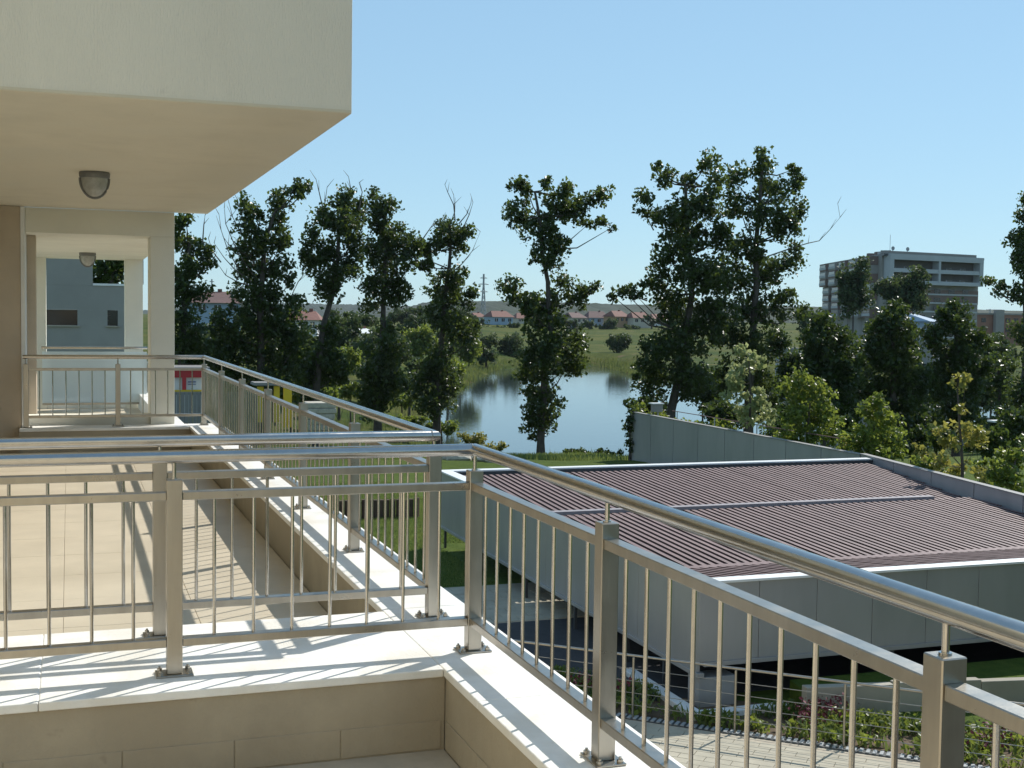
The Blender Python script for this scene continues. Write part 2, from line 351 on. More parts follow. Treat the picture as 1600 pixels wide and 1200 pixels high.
# party wall between the two balconies
w = thing('party_wall', 'wide low wall capped in white stone between the two balconies', 'wall', (0.2, 4.36, FLOOR))
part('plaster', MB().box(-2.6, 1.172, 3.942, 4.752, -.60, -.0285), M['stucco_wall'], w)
coping_run(w, -2.6, 1.1645, 3.930, 4.775, 'x', 1.15)
skirting(w, -2.55, 1.16, 3.942, 'x', -1)
# outer parapets
w = thing('balcony_parapet', 'low outer parapet with white stone coping, nearest the camera', 'wall', (1.335, 1.4, FLOOR))
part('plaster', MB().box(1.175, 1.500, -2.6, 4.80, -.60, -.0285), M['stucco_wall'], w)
coping_run(w, 1.165, 1.512, -2.6, 4.80, 'y', 1.22)
skirting(w, -2.5, 3.93, 1.175, 'y', -1)
w = thing('balcony_parapet', 'long outer parapet with white stone coping running under the overhang', 'wall', (1.335, 9, FLOOR))
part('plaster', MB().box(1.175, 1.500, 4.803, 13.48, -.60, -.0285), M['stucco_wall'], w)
coping_run(w, 1.165, 1.512, 4.803, 13.50, 'y', 1.24)
part('plaster', MB().box(-.46, 1.172, 13.17, 13.48, -.60, -.0285), M['stucco_wall'], w)
coping_run(w, -.46, 1.1645, 13.16, 13.50, 'x', 1.2)
def tiled_floor(name, x0, x1, y0, y1, step, label=None):
    o = struct(name, MB().box(x0, x1, y0, y1, FLOOR-.25, FLOOR-.004), M['grout'], label)
    nx = math.ceil((x1-x0)/step); ny = math.ceil((y1-y0)/step); me = None
    me = MB().box(.0008, step-.0008, .0008, step-.0008, -.006, 0).mesh('tile', bevel=.0015)
    for i in range(nx):
        for j in range(ny):
            xa = x1-(i+1)*step; ya = y0+j*step
            if ya+step > y1+.001 or xa < x0-.001: continue
            t = link('tile', me, M['tile'], o, (xa, ya, FLOOR+random.uniform(-.0004, .0004)))
tiled_floor('balcony_floor', -2.6, 1.17, -2.6, 3.94, .33)
tiled_floor('balcony_floor', -2.6, 1.17, 4.77, 13.15, .6)
struct('added_courtyard', MB().slab([(1.45,-40),(24,-40),(24,9),(10.5,11.5),(6.0,15.5),(1.45,20)], -5.8, -5.398), mat('added_courtyard_paving', (.065,.056,.045), .9, .2, .8, .2, 20))  # unseen dark paving, added for the railings and canopy front to reflect
# our own house: facade behind and beside us, storeys below
w = thing('apartment_building', 'cream rendered apartment building that carries the balconies', 'building', (-6, 5, -5.4))
part('lower_storey', MB().box(-14, 1.40, -14, 20.4, -5.8, -.56), M['stucco'], w)
part('facade', MB().box(-2.9, -2.6, -14, 13.4, FLOOR-.3, 5.0), M['stucco'], w)
part('side_wall', MB().box(-2.6, 1.48, -2.9, -2.6, FLOOR-.3, 5.0), M['stucco'], w)
for y0 in (0.2, 8.2):
    d = part('balcony_door', MB().box(-2.6, -2.57, y0, y0+1.9, FLOOR, 1.95), M['white_paint'], w, .004)
    for k in range(2): part('pane', MB().box(-2.57, -2.562, y0+.09+k*.92, y0+.88+k*.92, FLOOR+.1, 1.85), M['dark_glass'], d)

# ------------------------------------------------------------------ railings
me_post = MB().box(-.0245, .0245, -.0245, .0245, .006, .633).mesh('post', bevel=.0022)
me_plate = MB().box(-.058, .058, -.042, .042, 0, .006).mesh('base_plate', bevel=.0015)
me_bolt = MB().tube([(0,0,.006),(0,0,.015)], .0085, 6).tube([(0,0,.015),(0,0,.021)], .0042, 8).mesh('bolt')
me_pin = MB().tube([(0,0,.633),(0,0,.690)], .0065, 10).tube([(0,0,.633),(0,0,.637)], .011, 10).mesh('pin', smooth=True)
me_bal = MB().tube([(0,0,.118),(0,0,.568)], .0058, 8).mesh('baluster', smooth=True)
def railing(label, legs, hand, group=None, zoff=0.0, bal=.1255, start=(0,0,0)):
    """legs: list of runs; a run is a list of post centres, the first ones shared at the corners"""
    r = thing('balcony_railing', label, 'railing', start, group)
    pts = [np.array((p[0], p[1], .7045+zoff)) for p in hand]
    part('handrail', MB().tube(pts, .0212, 20), M['steel_tube'], r, smooth=True)
    for i in range(1, len(pts)-1):               # the weld bead at a mitred corner
        a = pts[i]-(pts[i]-pts[i-1])/np.linalg.norm(pts[i]-pts[i-1])*.012
        part('weld_seam', MB().tube([a-(pts[i]-pts[i-1])/np.linalg.norm(pts[i]-pts[i-1])*.0022, a+(pts[i]-pts[i-1])/np.linalg.norm(pts[i]-pts[i-1])*.0022], .0219, 20), M['steel'], r, smooth=True)
    done = set()
    for leg in legs:
        for i, p in enumerate(leg):
            key = (round(p[0], 2), round(p[1], 2))
            if key not in done:
                done.add(key)
                o = link('post', me_post, M['steel'], r, (p[0], p[1], zoff))
                ax = abs(leg[-1][0]-leg[0][0]) > abs(leg[-1][1]-leg[0][1])
                link('base_plate', me_plate, M['steel'], o, (p[0], p[1], zoff+.0005), (0, 0, 0 if ax else pi/2))
                for sx in (-1, 1):
                    for sy in (-1, 1):
                        bx, by = (sx*.044, sy*.029) if ax else (sy*.029, sx*.044)
                        link('bolt', me_bolt, M['steel'], o, (p[0]+bx, p[1]+by, zoff))
                link('pin', me_pin, M['steel_tube'], o, (p[0], p[1], zoff))
            if i+1 < len(leg):
                q = leg[i+1]; a = np.array((p[0], p[1])); b = np.array((q[0], q[1])); t = (b-a)/np.linalg.norm(b-a)
                A = a+t*.0246; B = b-t*.0246
                for z in (.5795, .1065):
                    part('mid_rail' if z > .3 else 'bottom_rail', MB().bar((*A, z+zoff), (*B, z+zoff), .040, .027), M['steel'], r, .002)
                n = round(np.linalg.norm(b-a)/bal)
                for k in range(1, n):
                    c = a+(b-a)*k/n; link('baluster', me_bal, M['steel_tube'], r, (c[0], c[1], zoff))
    return r
railing('steel railing with round handrail nearest the camera, turning the corner toward lower right',
        [[(-2.2,4.12),(-1.70,4.12),(-.69,4.12),(.316,4.12),(1.325,4.12)], [(1.325,4.12),(1.325,2.985),(1.325,1.642),(1.325,.30),(1.325,-1.04),(1.325,-2.4)]],
        [(-2.59,4.12),(1.325,4.12),(1.325,-2.59)], start=(1.325,4.12,0))
railing('steel railing of the second balcony, running back under the overhang to its far end',
        [[(-2.2,4.635),(-1.71,4.635),(-.70,4.635),(.306,4.635),(1.325,4.635)], [(1.325,4.635),(1.325,6.06),(1.325,7.49),(1.325,8.90),(1.325,10.30),(1.325,11.75),(1.325,13.32)], [(1.325,13.32),(.47,13.32),(-.40,13.32)]],
        [(-2.59,4.635),(1.325,4.635),(1.325,13.32),(-.43,13.32)], start=(1.325,4.635,0))

# ------------------------------------------------------------------ overhang and the portal at the far end
SOF = 2.196
w = thing('upper_balcony', 'cream overhanging block of the upper floor with flat soffit', 'overhang', (-.6, 10, SOF))
part('block', MB().box(-2.6, 1.38, 6.43, 13.52, SOF, 3.9), M['stucco'], w, .006)
part('drip_edge', MB().box(-2.59, 1.374, 6.424, 6.4295, SOF+.004, SOF+.018), M['frame_paint'], w)
def lathe(cx, cy, prof, seg=24):
    mb = MB(); k = len(prof)
    for r_, z_ in prof:
        for j in range(seg): mb.v.append((cx+r_*cos(2*pi*j/seg), cy+r_*sin(2*pi*j/seg), z_))
    for i in range(k-1):
        for j in range(seg): a_ = i*seg+j; b_ = i*seg+(j+1) % seg; mb.f.append((a_, b_, b_+seg, a_+seg))
    mb.f.append(tuple(range(seg-1, -1, -1))); mb.f.append(tuple((k-1)*seg+j for j in range(seg))); return mb
def bulkhead(label, x, y, z, s=1.0):
    t = thing('ceiling_lamp', label, 'lamp', (x, y, z), 'bulkhead lamps')
    part('housing', lathe(x, y, [(.104*s, z-.001), (.108*s, z-.012*s), (.106*s, z-.034*s), (.098*s, z-.044*s)]), M['lamp_body'], t, smooth=True)
    dome = [(.094*s*cos(a_), z-.045*s-.135*s*sin(a_)) for a_ in np.linspace(0, 1.5, 9)]
    part('diffuser', lathe(x, y, dome), M['lamp_glass'], t, smooth=True)
    pts = [(x+.100*s*cos(a_), y, z-.043*s-.143*s*sin(a_)) for a_ in np.linspace(0, pi, 19)]
    part('rim_band', MB().tube(pts, .009*s, 8), M['lamp_body'], t, smooth=True)
bulkhead('larger grey bulkhead lamp on the overhang soffit', .188, 9.9, SOF, 1.03)
w = thing('portal_frame', 'cream column and beam portal at the far end of the second balcony', 'portal', (.9, 13.6, FLOOR))
part('column', MB().box(.80, 1.040, 13.50, 13.95, -.60, 1.942), M['portal'], w, .004)
part('beam', MB().box(-.404, 1.040, 13.50, 13.95, 1.9425, SOF-.002), M['portal'], w, .004)
part('wall_pier', MB().box(-2.6, -.447, 13.45, 14.6, -.60, SOF-.002), M['brown_wall'], w, .004)
part('pier_lit_edge', MB().box(-.4465, -.405, 13.44, 14.6, -.60, SOF-.003), M['white_cap'], w, .003)  # white strip painted in as the sunlit edge of the pier
part('pier_return', MB().box(-.404, -.318, 13.96, 14.3, -.60, 1.9415), M['brown_wall'], w)
part('sill_wall', MB().box(-.40, .798, 13.55, 13.75, -.60, .10), M['portal'], w)
# the loggia beyond it
w = thing('loggia', 'second cream loggia framed by the portal, with frosted glass screen', 'loggia', (.2, 17, FLOOR))
part('ceiling', MB().box(-2.4, 1.055, 13.955, 20.05, 1.9425, 2.19), M['portal'], w)
part('column', MB().box(.80, 1.055, 19.64, 20.0, -.60, 1.942), M['portal'], w, .004)
part('wall_pier', MB().box(-1.9, -.309, 19.6, 20.0, -.60, 1.942), M['portal'], w, .004)
part('floor_slab', MB().box(-2.4, 1.2, 13.955, 20.0, -.56, -.28), M['tile'], w)
part('parapet', MB().box(.98, 1.19, 13.96, 19.6, -.279, -.05), M['coping'], w, .004)
part('end_wall', MB().box(-.308, .80, 19.66, 19.9, -.279, -.16), M['coping'], w, .004)
g = part('glass_screen', MB().box(-.36, 1.09, 19.30, 19.315, -.17, .575), M['frost'], w)
part('clamp_rail', MB().box(-.36, 1.09, 19.28, 19.335, -.20, -.172), M['steel'], g)
part('top_rail', MB().tube([(-.37,19.307,.63),(1.10,19.307,.63)], .02, 12), M['steel_tube'], g, smooth=True)
bulkhead('small grey bulkhead lamp on the loggia ceiling beyond the portal', .245, 17.75, 1.9425, 1.0)
r = railing('short steel railing seen in the gap beside the loggia column', [[(1.2,20.3),(1.2,21.6),(1.2,22.9)]], [(1.2,20.1),(1.2,23.1)], zoff=-.24, start=(1.2,20.3,-.24))

# grey house behind the loggia
def arr(p): return (float(p[0]), float(p[1]), float(p[2]))
YG = 38.0
a = at(66, 560, YG); b = at(232, 560, YG)
w = thing('grey_house', 'plain grey rendered house wall with two dark windows behind the loggia', 'house', (float(a[0]), YG, -5.4))
def rect(px0, px1, py0, py1, Y): p = at(px0, py1, Y); q = at(px1, py0, Y); return float(p[0]), float(q[0]), float(p[2]), float(q[2])
xl = float(a[0])-5; xr = rect(0,206,500,500,YG)[1]
o0, o1, oz0, oz1 = rect(145,206,372,446,YG)
part('wall', MB().box(xl, o0, YG, YG+.4, oz0, oz1+.4), M['grey_render'], w)
ws = [rect(60,121,484,508,YG), rect(168,184,485,510,YG)]
zlo = ws[0][2]; zhi = ws[0][3]
part('wall', MB().box(xl, xr, YG, YG+.4, zhi, oz0-.002), M['grey_render'], w)
part('wall', MB().box(xl, xr, YG, YG+.4, -5.6, zlo), M['grey_render'], w)
part('wall', MB().box(ws[0][1], ws[1][0], YG, YG+.4, zlo+.001, zhi-.001), M['grey_render'], w)
part('wall', MB().box(ws[1][1], xr, YG, YG+.4, zlo+.001, zhi-.001), M['grey_render'], w)
part('return_wall', MB().box(xl, xl+.4, YG+.42, YG+8, -5.6, oz1), M['grey_render'], w)
for (x0, x1, z0, z1) in ((xl+.5, ws[0][1], zlo, zhi), (ws[1][0], ws[1][1], zlo, zhi)):
    g = part('window', MB().box(x0, x1, YG+.22, YG+.25, z0+.002, z1-.002), M['dark_glass'], w)
    part('sill', MB().box(x0-.05, x1+.06, YG-.06, YG+.21, z0-.03, z0-.002), M['concrete'], g)
part('coping', MB().box(o0+.003, xr+.04, YG-.03, YG+.44, oz0, oz0+.06), M['white_cap'], w)
part('post', MB().box(o0+1.05, o0+1.4, YG+.05, YG+.35, oz0+.062, oz1+.3), M['flat_brown'], w)

# ------------------------------------------------------------------ ramp canopy below
GX0, GY0, GY1 = 10.0, 18.64, 34.3
ZT = -3.24
w = thing('ramp_canopy', 'large grey panelled canopy with ribbed brown roof below the balcony', 'canopy', (10, 18.6, -5.4))
def wallx(Y): return 24.6 - (35.0-Y)*.188        # inner line of the right hand wall
skirt_b = -4.62
# panels of the left side and the front
n = 13; L_ = (GY1-GY0)/n
for i in range(n):
    y0 = GY0+i*L_; part('panel', MB().box(GX0, GX0+.06, y0+(.006 if i else .062), y0+L_-.006, skirt_b-.18, ZT-.045), M['panel'], w, .004)
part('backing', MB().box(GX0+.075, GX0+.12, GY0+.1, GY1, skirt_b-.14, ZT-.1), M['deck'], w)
xr = wallx(GY0)-.05
n = 10; L_ = (xr-GX0)/n
for i in range(n):
    x0 = GX0+i*L_; part('panel', MB().box(x0+(.006 if i else 0), x0+L_-.006, GY0, GY0+.06, skirt_b, ZT-.045), M['panel'], w, .004)
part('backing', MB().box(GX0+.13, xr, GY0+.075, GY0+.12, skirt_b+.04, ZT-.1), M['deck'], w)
part('trim', MB().box(GX0-.03, GX0+.10, GY0-.03, GY1, skirt_b-.26, skirt_b-.182), M['panel'], w, .006)
part('trim', MB().box(GX0+.102, xr, GY0-.03, GY0+.10, skirt_b-.08, skirt_b-.002), M['panel'], w, .006)
part('cap', MB().box(GX0-.04, GX0+.30, GY0-.04, GY1+.1, ZT-.044, ZT), M['white_cap'], w, .006)
part('cap', MB().box(GX0+.302, xr, GY0-.04, GY0+.24, ZT-.044, ZT+.002), M['white_cap'], w, .006)
part('cap', MB().box(GX0+.302, 24.4, GY1-.22, GY1+.1, ZT-.044, ZT+.002), M['white_cap'], w, .006)
part('rear_fascia', MB().box(GX0+.1, 24.5, GY1-.24, GY1-.1, ZT-.6, ZT-.046), M['dark_steel'], w)
def roof_sec(ya, za, yb, zb, wd=.104):
    """ya far, yb near; ribs run along y"""
    mb = MB(); mb.hexa([(GX0+.13,yb,zb-.22),(wallx(yb)-.02,yb,zb-.22),(wallx(ya)-.02,ya,za-.22),(GX0+.13,ya,za-.22),(GX0+.13,yb,zb-.17),(wallx(yb)-.02,yb,zb-.17),(wallx(ya)-.02,ya,za-.17),(GX0+.13,ya,za-.17)])
    deck = part('roof_deck', mb, M['deck'], w)
    pitch = .195; x = GX0+.36
    while x+wd < wallx(ya)-.04:
        ye = yb
        if x+wd > wallx(yb)-.04: ye = 35.0-(24.6-.04-x-wd)/.188
        if ya-ye > .3:
            t = (ya-ye)/(ya-yb); ze = za+(zb-za)*t; dz = random.uniform(-.003, .003)
            part('roof_slat', MB().hexa([(x+.04,ye,ze-.05+dz),(x+wd-.025,ye,ze-.05+dz),(x+wd-.025,ya,za-.05+dz),(x+.04,ya,za-.05+dz),(x,ye,ze+dz),(x+wd,ye,ze+dz),(x+wd,ya,za+dz),(x,ya,za+dz)]), M['slat'], deck)
        x += pitch
roof_sec(33.95, -3.36, 27.75, -3.66)
roof_sec(27.62, -3.52, 22.05, -3.74)
roof_sec(21.95, -3.73, 18.95, -3.33, .078)
for y, z in ((27.68, -3.50), (22.0, -3.735)):
    part('ridge_flashing', MB().box(GX0+.4, wallx(y)-1.5 if y > 25 else wallx(y)-.6, y-.13, y+.09, z-.05, z+(.05 if y > 25 else .012)), mat('ridge_metal', (.30,.265,.27), .55, .12, 3) if y > 25 else M['slat'], w, .004)
for y in (33.9, 30.6, 27.2, 24.2, 21.6, 20.0):
    part('post', MB().box(GX0+.02, GX0+.08, y-.03, y+.03, -5.5, skirt_b-.262), M['dark_steel'], w)
for x in (13.9, 17.6):
    part('post', MB().box(x-.03, x+.03, GY0+.0, GY0+.06, -5.5, skirt_b-.082), M['dark_steel'], w)
part('pier', MB().box(GX0+.02, GX0+.72, GY0+.0, GY0+.40, -5.5, skirt_b-.27), M['panel'], w, .006)
# wall on the right of the canopy and running on behind it
t = thing('panel_wall', 'long grey panelled wall running back behind the canopy roof', 'wall', (24.8, 44, -5.4))
def wallseg(parent, xa, ya, xb, yb, n, zt, zb, th=.16):
    for i in range(n):
        f0, f1 = i/n+.004/n*2, (i+1)/n-.004/n*2
        p = (xa+(xb-xa)*f0, ya+(yb-ya)*f0); q = (xa+(xb-xa)*f1, ya+(yb-ya)*f1)
        part('panel', MB().slab([p, q, (q[0]+th, q[1]), (p[0]+th, p[1])], zb, zt), M['panel'], parent, .005)
    part('core', MB().slab([(xa+.03, ya), (xb+.03, yb), (xb+th-.03, yb), (xa+th-.03, ya)], zb, zt-.02), M['hoarding'], parent)
    part('cap', MB().slab([(xa-.03, ya), (xb-.03, yb), (xb+th+.03, yb), (xa+th+.03, ya)], zt+.001, zt+.03), M['hoarding'], parent)
wallseg(t, 24.62, 35.05, 24.95, 53.8, 8, -3.23, -5.6)
t = thing('panel_wall', 'dark shaded wall along the right edge of the canopy roof', 'wall', (23, 27, -5.4))
wallseg(t, 24.6, 35.0, wallx(16.0), 16.0, 8, -3.20, -5.6)
t2 = thing('wire_fence', 'thin rusty wire fence strung behind the panelled wall', 'fence', (26, 45, -5.4))
for y in (37, 40.5, 44, 47.5, 51): part('post', MB().tube([(26.0,y,-5.5),(26.0,y,-3.0)], .022, 6), M['lattice'], t2)
part('wire', MB().tube([(26.0,36.6,-3.02),(26.0,51.5,-3.02)], .018, 5), M['roof_dark'], t2)
# low things seen under and in front of the canopy
struct('driveway', MB().box(7.3, 22.0, 19.2, 25.1, -5.9, -5.388), M['asphalt'])
pv = struct('paved_apron', MB().box(7.3, 16.0, 25.105, 28.8, -5.9, -5.392), M['grout'])
mep = MB().box(.006, .594, .006, .394, -.03, 0).mesh('paver', bevel=.004)
for i in range(14):
    for j in range(9): link('paver', mep, M['paver'], pv, (7.4+i*.6+(.3 if j % 2 else 0), 25.16+j*.4, -5.378+random.uniform(-.003,.003)))
t = thing('kerb_wall', 'low white angled kerb at the foot of the canopy corner pier', 'kerb', (10, 18.4, -5.4))
part('run', MB().box(9.62, 9.84, 18.28, 20.9, -5.6, -5.30), M['white_cap'], t, .01)
part('run', MB().box(9.62, 11.5, 18.05, 18.275, -5.6, -5.302), M['white_cap'], t, .01)
t = thing('retaining_wall', 'low beige concrete retaining wall behind the flower bed', 'wall', (13, 17.4, -5.4))
for i in range(4):
    xa = 11.55+i*1.55; part('wall_block', MB().slab([(xa, 17.75-i*.28), (xa+1.54, 17.47-i*.28), (xa+1.56, 17.65-i*.28), (xa+.02, 17.93-i*.28)], -5.8, -4.93+.03*(i % 2)), M['concrete'], t, .012)
part('cap_soil', MB().slab([(11.6,17.95),(17.7,16.85),(18,18.5),(11.7,18.5)], -5.6, -5.02), M['ground'], t)
# path and cable railing
D0 = np.array((11.21, 16.17)); DU = np.array((-1.245, 1.155)); UN = DU/np.linalg.norm(DU); NR = np.array((UN[1], -UN[0]))   # NR points away from the house
def P2(s, o): q = D0+UN*s+NR*o; return (float(q[0]), float(q[1]))
pth = struct('footpath', MB().slab([P2(-9,.05), P2(9,.05), P2(9,-5.5), P2(-9,-5.5)], -5.7, -5.39), M['grout'])
ang = atan2(UN[1], UN[0])
mep2 = MB().box(.004, .396, .004, .196, -.03, 0).mesh('paver', bevel=.003)
for i in range(-13, 12):
    for j in range(15):
        q = P2(i*.4+(.2 if j % 2 else 0), -.16-j*.2-.2)
        link('paver', mep2, M['paver'], pth, (q[0], q[1], -5.366+random.uniform(-.002,.002)), (0,0,ang))
dr = thing('drain_channel', 'slotted grey drain channel along the path edge', 'drain', (*P2(0,0), -5.4))
part('frame', MB().slab([P2(-8,.06), P2(8,.06), P2(8,-.13), P2(-8,-.13)], -5.6, -5.375), M['dark_steel'], dr)
for i in range(110):
    s = -6+i*.1; part('grate_bar', MB().slab([P2(s,.05), P2(s+.055,.05), P2(s+.055,-.12), P2(s,-.12)], -5.374, -5.358), M['lattice'], dr)
t = thing('cable_railing', 'steel cable railing with thin posts along the footpath below', 'railing', (*P2(0,0), -5.4))
ZP = -5.38
for k in range(-4, 6):
    p = D0+DU*k; o = part('post', MB().tube([(p[0],p[1],ZP),(p[0],p[1],ZP+.99)], .021, 10), M['white_paint'] if False else M['steel'], t, smooth=True)
    part('base_plate', MB().tube([(p[0],p[1],ZP),(p[0],p[1],ZP+.012)], .06, 10), M['steel'], o)
a, b = D0-DU*4.3, D0+DU*5.3
part('handrail', MB().tube([(a[0],a[1],ZP+1.02),(b[0],b[1],ZP+1.02)], .022, 10), M['steel'], t, smooth=True)
for z in (.2, .4, .6, .8): part('cable', MB().tube([(a[0],a[1],ZP+z),(b[0],b[1],ZP+z)], .006, 6), M['steel'], t)
# log palisade on the lawn
t = thing('log_palisade', 'low dark wooden palisade stepping across the lawn', 'fence', (8, 39, -5.4))
for i in range(44):
    x = 2.5+i*.19; y = 40.2-.13*i*.19+.25*sin(i*.2)
    part('log', MB().tube([(x,y,-5.6),(x,y,-4.80+random.uniform(-.04,.04))], .09, 7), M['wood'], t)
t = thing('slat_fence', 'dark brown slatted fence in the shade beneath the canopy front', 'fence', (15, 27, -5.4))
for i in range(40): part('slat', MB().box(11.4+i*.27, 11.4+i*.27+.2, 29.9, 29.94, -5.45, -4.75), M['flat_brown'], t)
part('rail', MB().box(11.3, 22.2, 29.945, 30.0, -5.0, -4.93), M['flat_brown'], t)

# ------------------------------------------------------------------ playground and works beyond the lawn
YH = 62.0
def bpx(px0, px1, py0, py1, Y, th): x0, x1, z0, z1 = rect(px0, px1, py0, py1, Y); return (min(x0, x1), max(x0, x1), Y, Y+th, z0, z1)
t = thing('hoarding', 'grey ribbed hoarding beyond the lawn, left of the yellow boards', 'fence', arr(at(330,660,YH)))
x0, x1, z0, z1 = rect(250, 402, 612, 700, YH)
nb = 24
for i in range(nb):
    xa = x0+(x1-x0)*i/nb; part('board', MB().box(xa+.008, xa+(x1-x0)/nb-.008, YH+(.03 if i % 2 else 0), YH+.05+(.03 if i % 2 else 0), -6.2, z1), M['hoarding'], t)
t = thing('kiosk', 'red, white and blue kiosk behind the grey hoarding', 'kiosk', arr(at(300,640,66)))
Y = 66.0
part('body', MB().box(*bpx(258,324,588,650,Y+.3,2.2)), M['white_paint'], t)
rf = part('roof', MB().box(*bpx(254,328,574,577,Y-.1,2.9)), M['hoarding'], t)
part('fascia', MB().box(*bpx(256,325,577.5,590,Y+.12,.12)), M['red'], t)
part('fascia', MB().box(*bpx(258,270,589.2,590,Y+.12,.12)), M['red'], t)
part('post', MB().box(*bpx(285,291,589.2,609,Y+.1,.14)), M['red'], t)
part('counter', MB().box(*bpx(257,324,609.3,612.2,Y-.05,.32)), M['yellow'], t)
part('base_strip', MB().box(*bpx(257,324,612.5,617,Y+.2,.09)), M['blue'], t)
part('window', MB().box(*bpx(294,306,596,597.5,Y+.25,.04)), M['blue'], t)
part('window', MB().box(*bpx(294,306,600,601,Y+.25,.04)), M['blue'], t)
t = thing('yellow_playhouse', 'yellow boarded play structure standing right of the grey hoarding', 'playhouse', arr(at(430,655,60)))
for (a_, b_, c_, d_) in ((402,412,604,660),(428,437,603,660),(443,456,601,668)):
    part('board', MB().box(*bpx(a_,b_,c_,d_,60.0,.12)), M['yellow'], t, .01)
part('roof', MB().box(*bpx(398,441,598,602.5,59.7,1.4)), M['hoarding'], t)
part('panel', MB().box(*bpx(413,427,612,660,60.3,.08)), M['dark_steel'], t)
t = thing('stone_stack', 'pile of pale rough stone slabs beside the lawn', 'stone pile', arr(at(500,665,58)))
x0, x1, z0, z1 = rect(478, 524, 628, 690, 58)
for k in range(7):
    za = z1-.02-(k+1)*(z1-z0)/7.0; o = random.uniform(-.12,.12)
    part('slab', MB().slab([(x0+o,58+random.uniform(-.1,.1)),(x1+o*.5,57.95),(x1+o,59.2),(x0+o,59.25)], za, za+(z1-z0)/7-.02), M['stone'], t, .03)
def rock(label, x, y, z, s):
    bm = bmesh.new(); bmesh.ops.create_icosphere(bm, subdivisions=2, radius=1)
    for v in bm.verts: v.co *= 1+random.uniform(-.18,.18); v.co.x *= s*1.5; v.co.y *= s; v.co.z *= s*.55
    me = bpy.data.meshes.new('boulder'); bm.to_mesh(me); bm.free()
    tag(link('boulder', me, M['stone'], None, (x,y,z)), label, 'rock', 'rocks edging the bank')
for px, py, lab in ((702,720,'pale flat rock leftmost beneath the handrail corner'),(718,724,'pale flat rock second from left beneath the handrail corner'),(736,722,'largest pale flat rock left of the canopy roof'),(754,726,'pale flat rock right of the largest one'),(772,728,'rightmost pale flat rock touching the canopy roof line'),(470,700,'pale rock on the lawn below the stone pile'),(500,698,'pale rock on the lawn right of the stone pile')):
    p = onz(px, py, -5.6); rock(lab, float(p[0]), float(p[1]), float(height(p[0], p[1]))+.1, random.uniform(.3,.5))

# ------------------------------------------------------------------ foliage
def leaf_mesh(name, C, size, flat=0.0):
    n = len(C)
    nrm = rng.normal(size=(n,3)); nrm[:,2] += flat; nrm /= np.linalg.norm(nrm, axis=1)[:,None]
    ref = rng.normal(size=(n,3)); u = np.cross(nrm, ref); u /= np.linalg.norm(u, axis=1)[:,None]; v = np.cross(nrm, u)
    s = size*rng.uniform(.45,1.5,(n,1))
    fold = nrm*s*.18
    V = np.stack([C-u*s*.62, C+v*s*.42+fold, C+u*s*.62, C-v*s*.42+fold], 1).reshape(-1,3)
    me = bpy.data.meshes.new(name)
    me.vertices.add(4*n); me.vertices.foreach_set('co', V.ravel().astype('f'))
    # two triangles folded along the midrib
    b = np.arange(n)[:,None]*4; F = np.concatenate([b+np.array([[0,1,2]]), b+np.array([[0,2,3]])], 1).reshape(-1,3)
    me.loops.add(F.size); me.loops.foreach_set('vertex_index', F.ravel().astype('i'))
    me.polygons.add(len(F)); me.polygons.foreach_set('loop_start', np.arange(0,F.size,3,dtype='i')); me.polygons.foreach_set('loop_total', np.full(len(F),3,'i'))
    me.update(calc_edges=True); return me
def blob_points(cx, cy, cz, rx, ry, rz, leaf, cover, clump):
    area = pi*rx*rz; n = max(40, int(2.3*cover*area/(leaf*leaf*.5)))
    k = max(5, int(n/30))
    d = rng.normal(size=(k,3)); d /= np.linalg.norm(d,axis=1)[:,None]; rr = rng.uniform(.05,1,(k,1))**.5
    cen = d*rr*np.array([rx,ry,rz])
    cl = clump*rng.uniform(.6,1.3,(k,1))
    idx = rng.integers(0,k,n); q = rng.normal(size=(n,3)); q /= np.linalg.norm(q,axis=1)[:,None]; q *= rng.uniform(0,1,(n,1))**.45
    return cen[idx]+q*cl[idx]*np.array([1,1,.85])+np.array([cx,cy,cz])
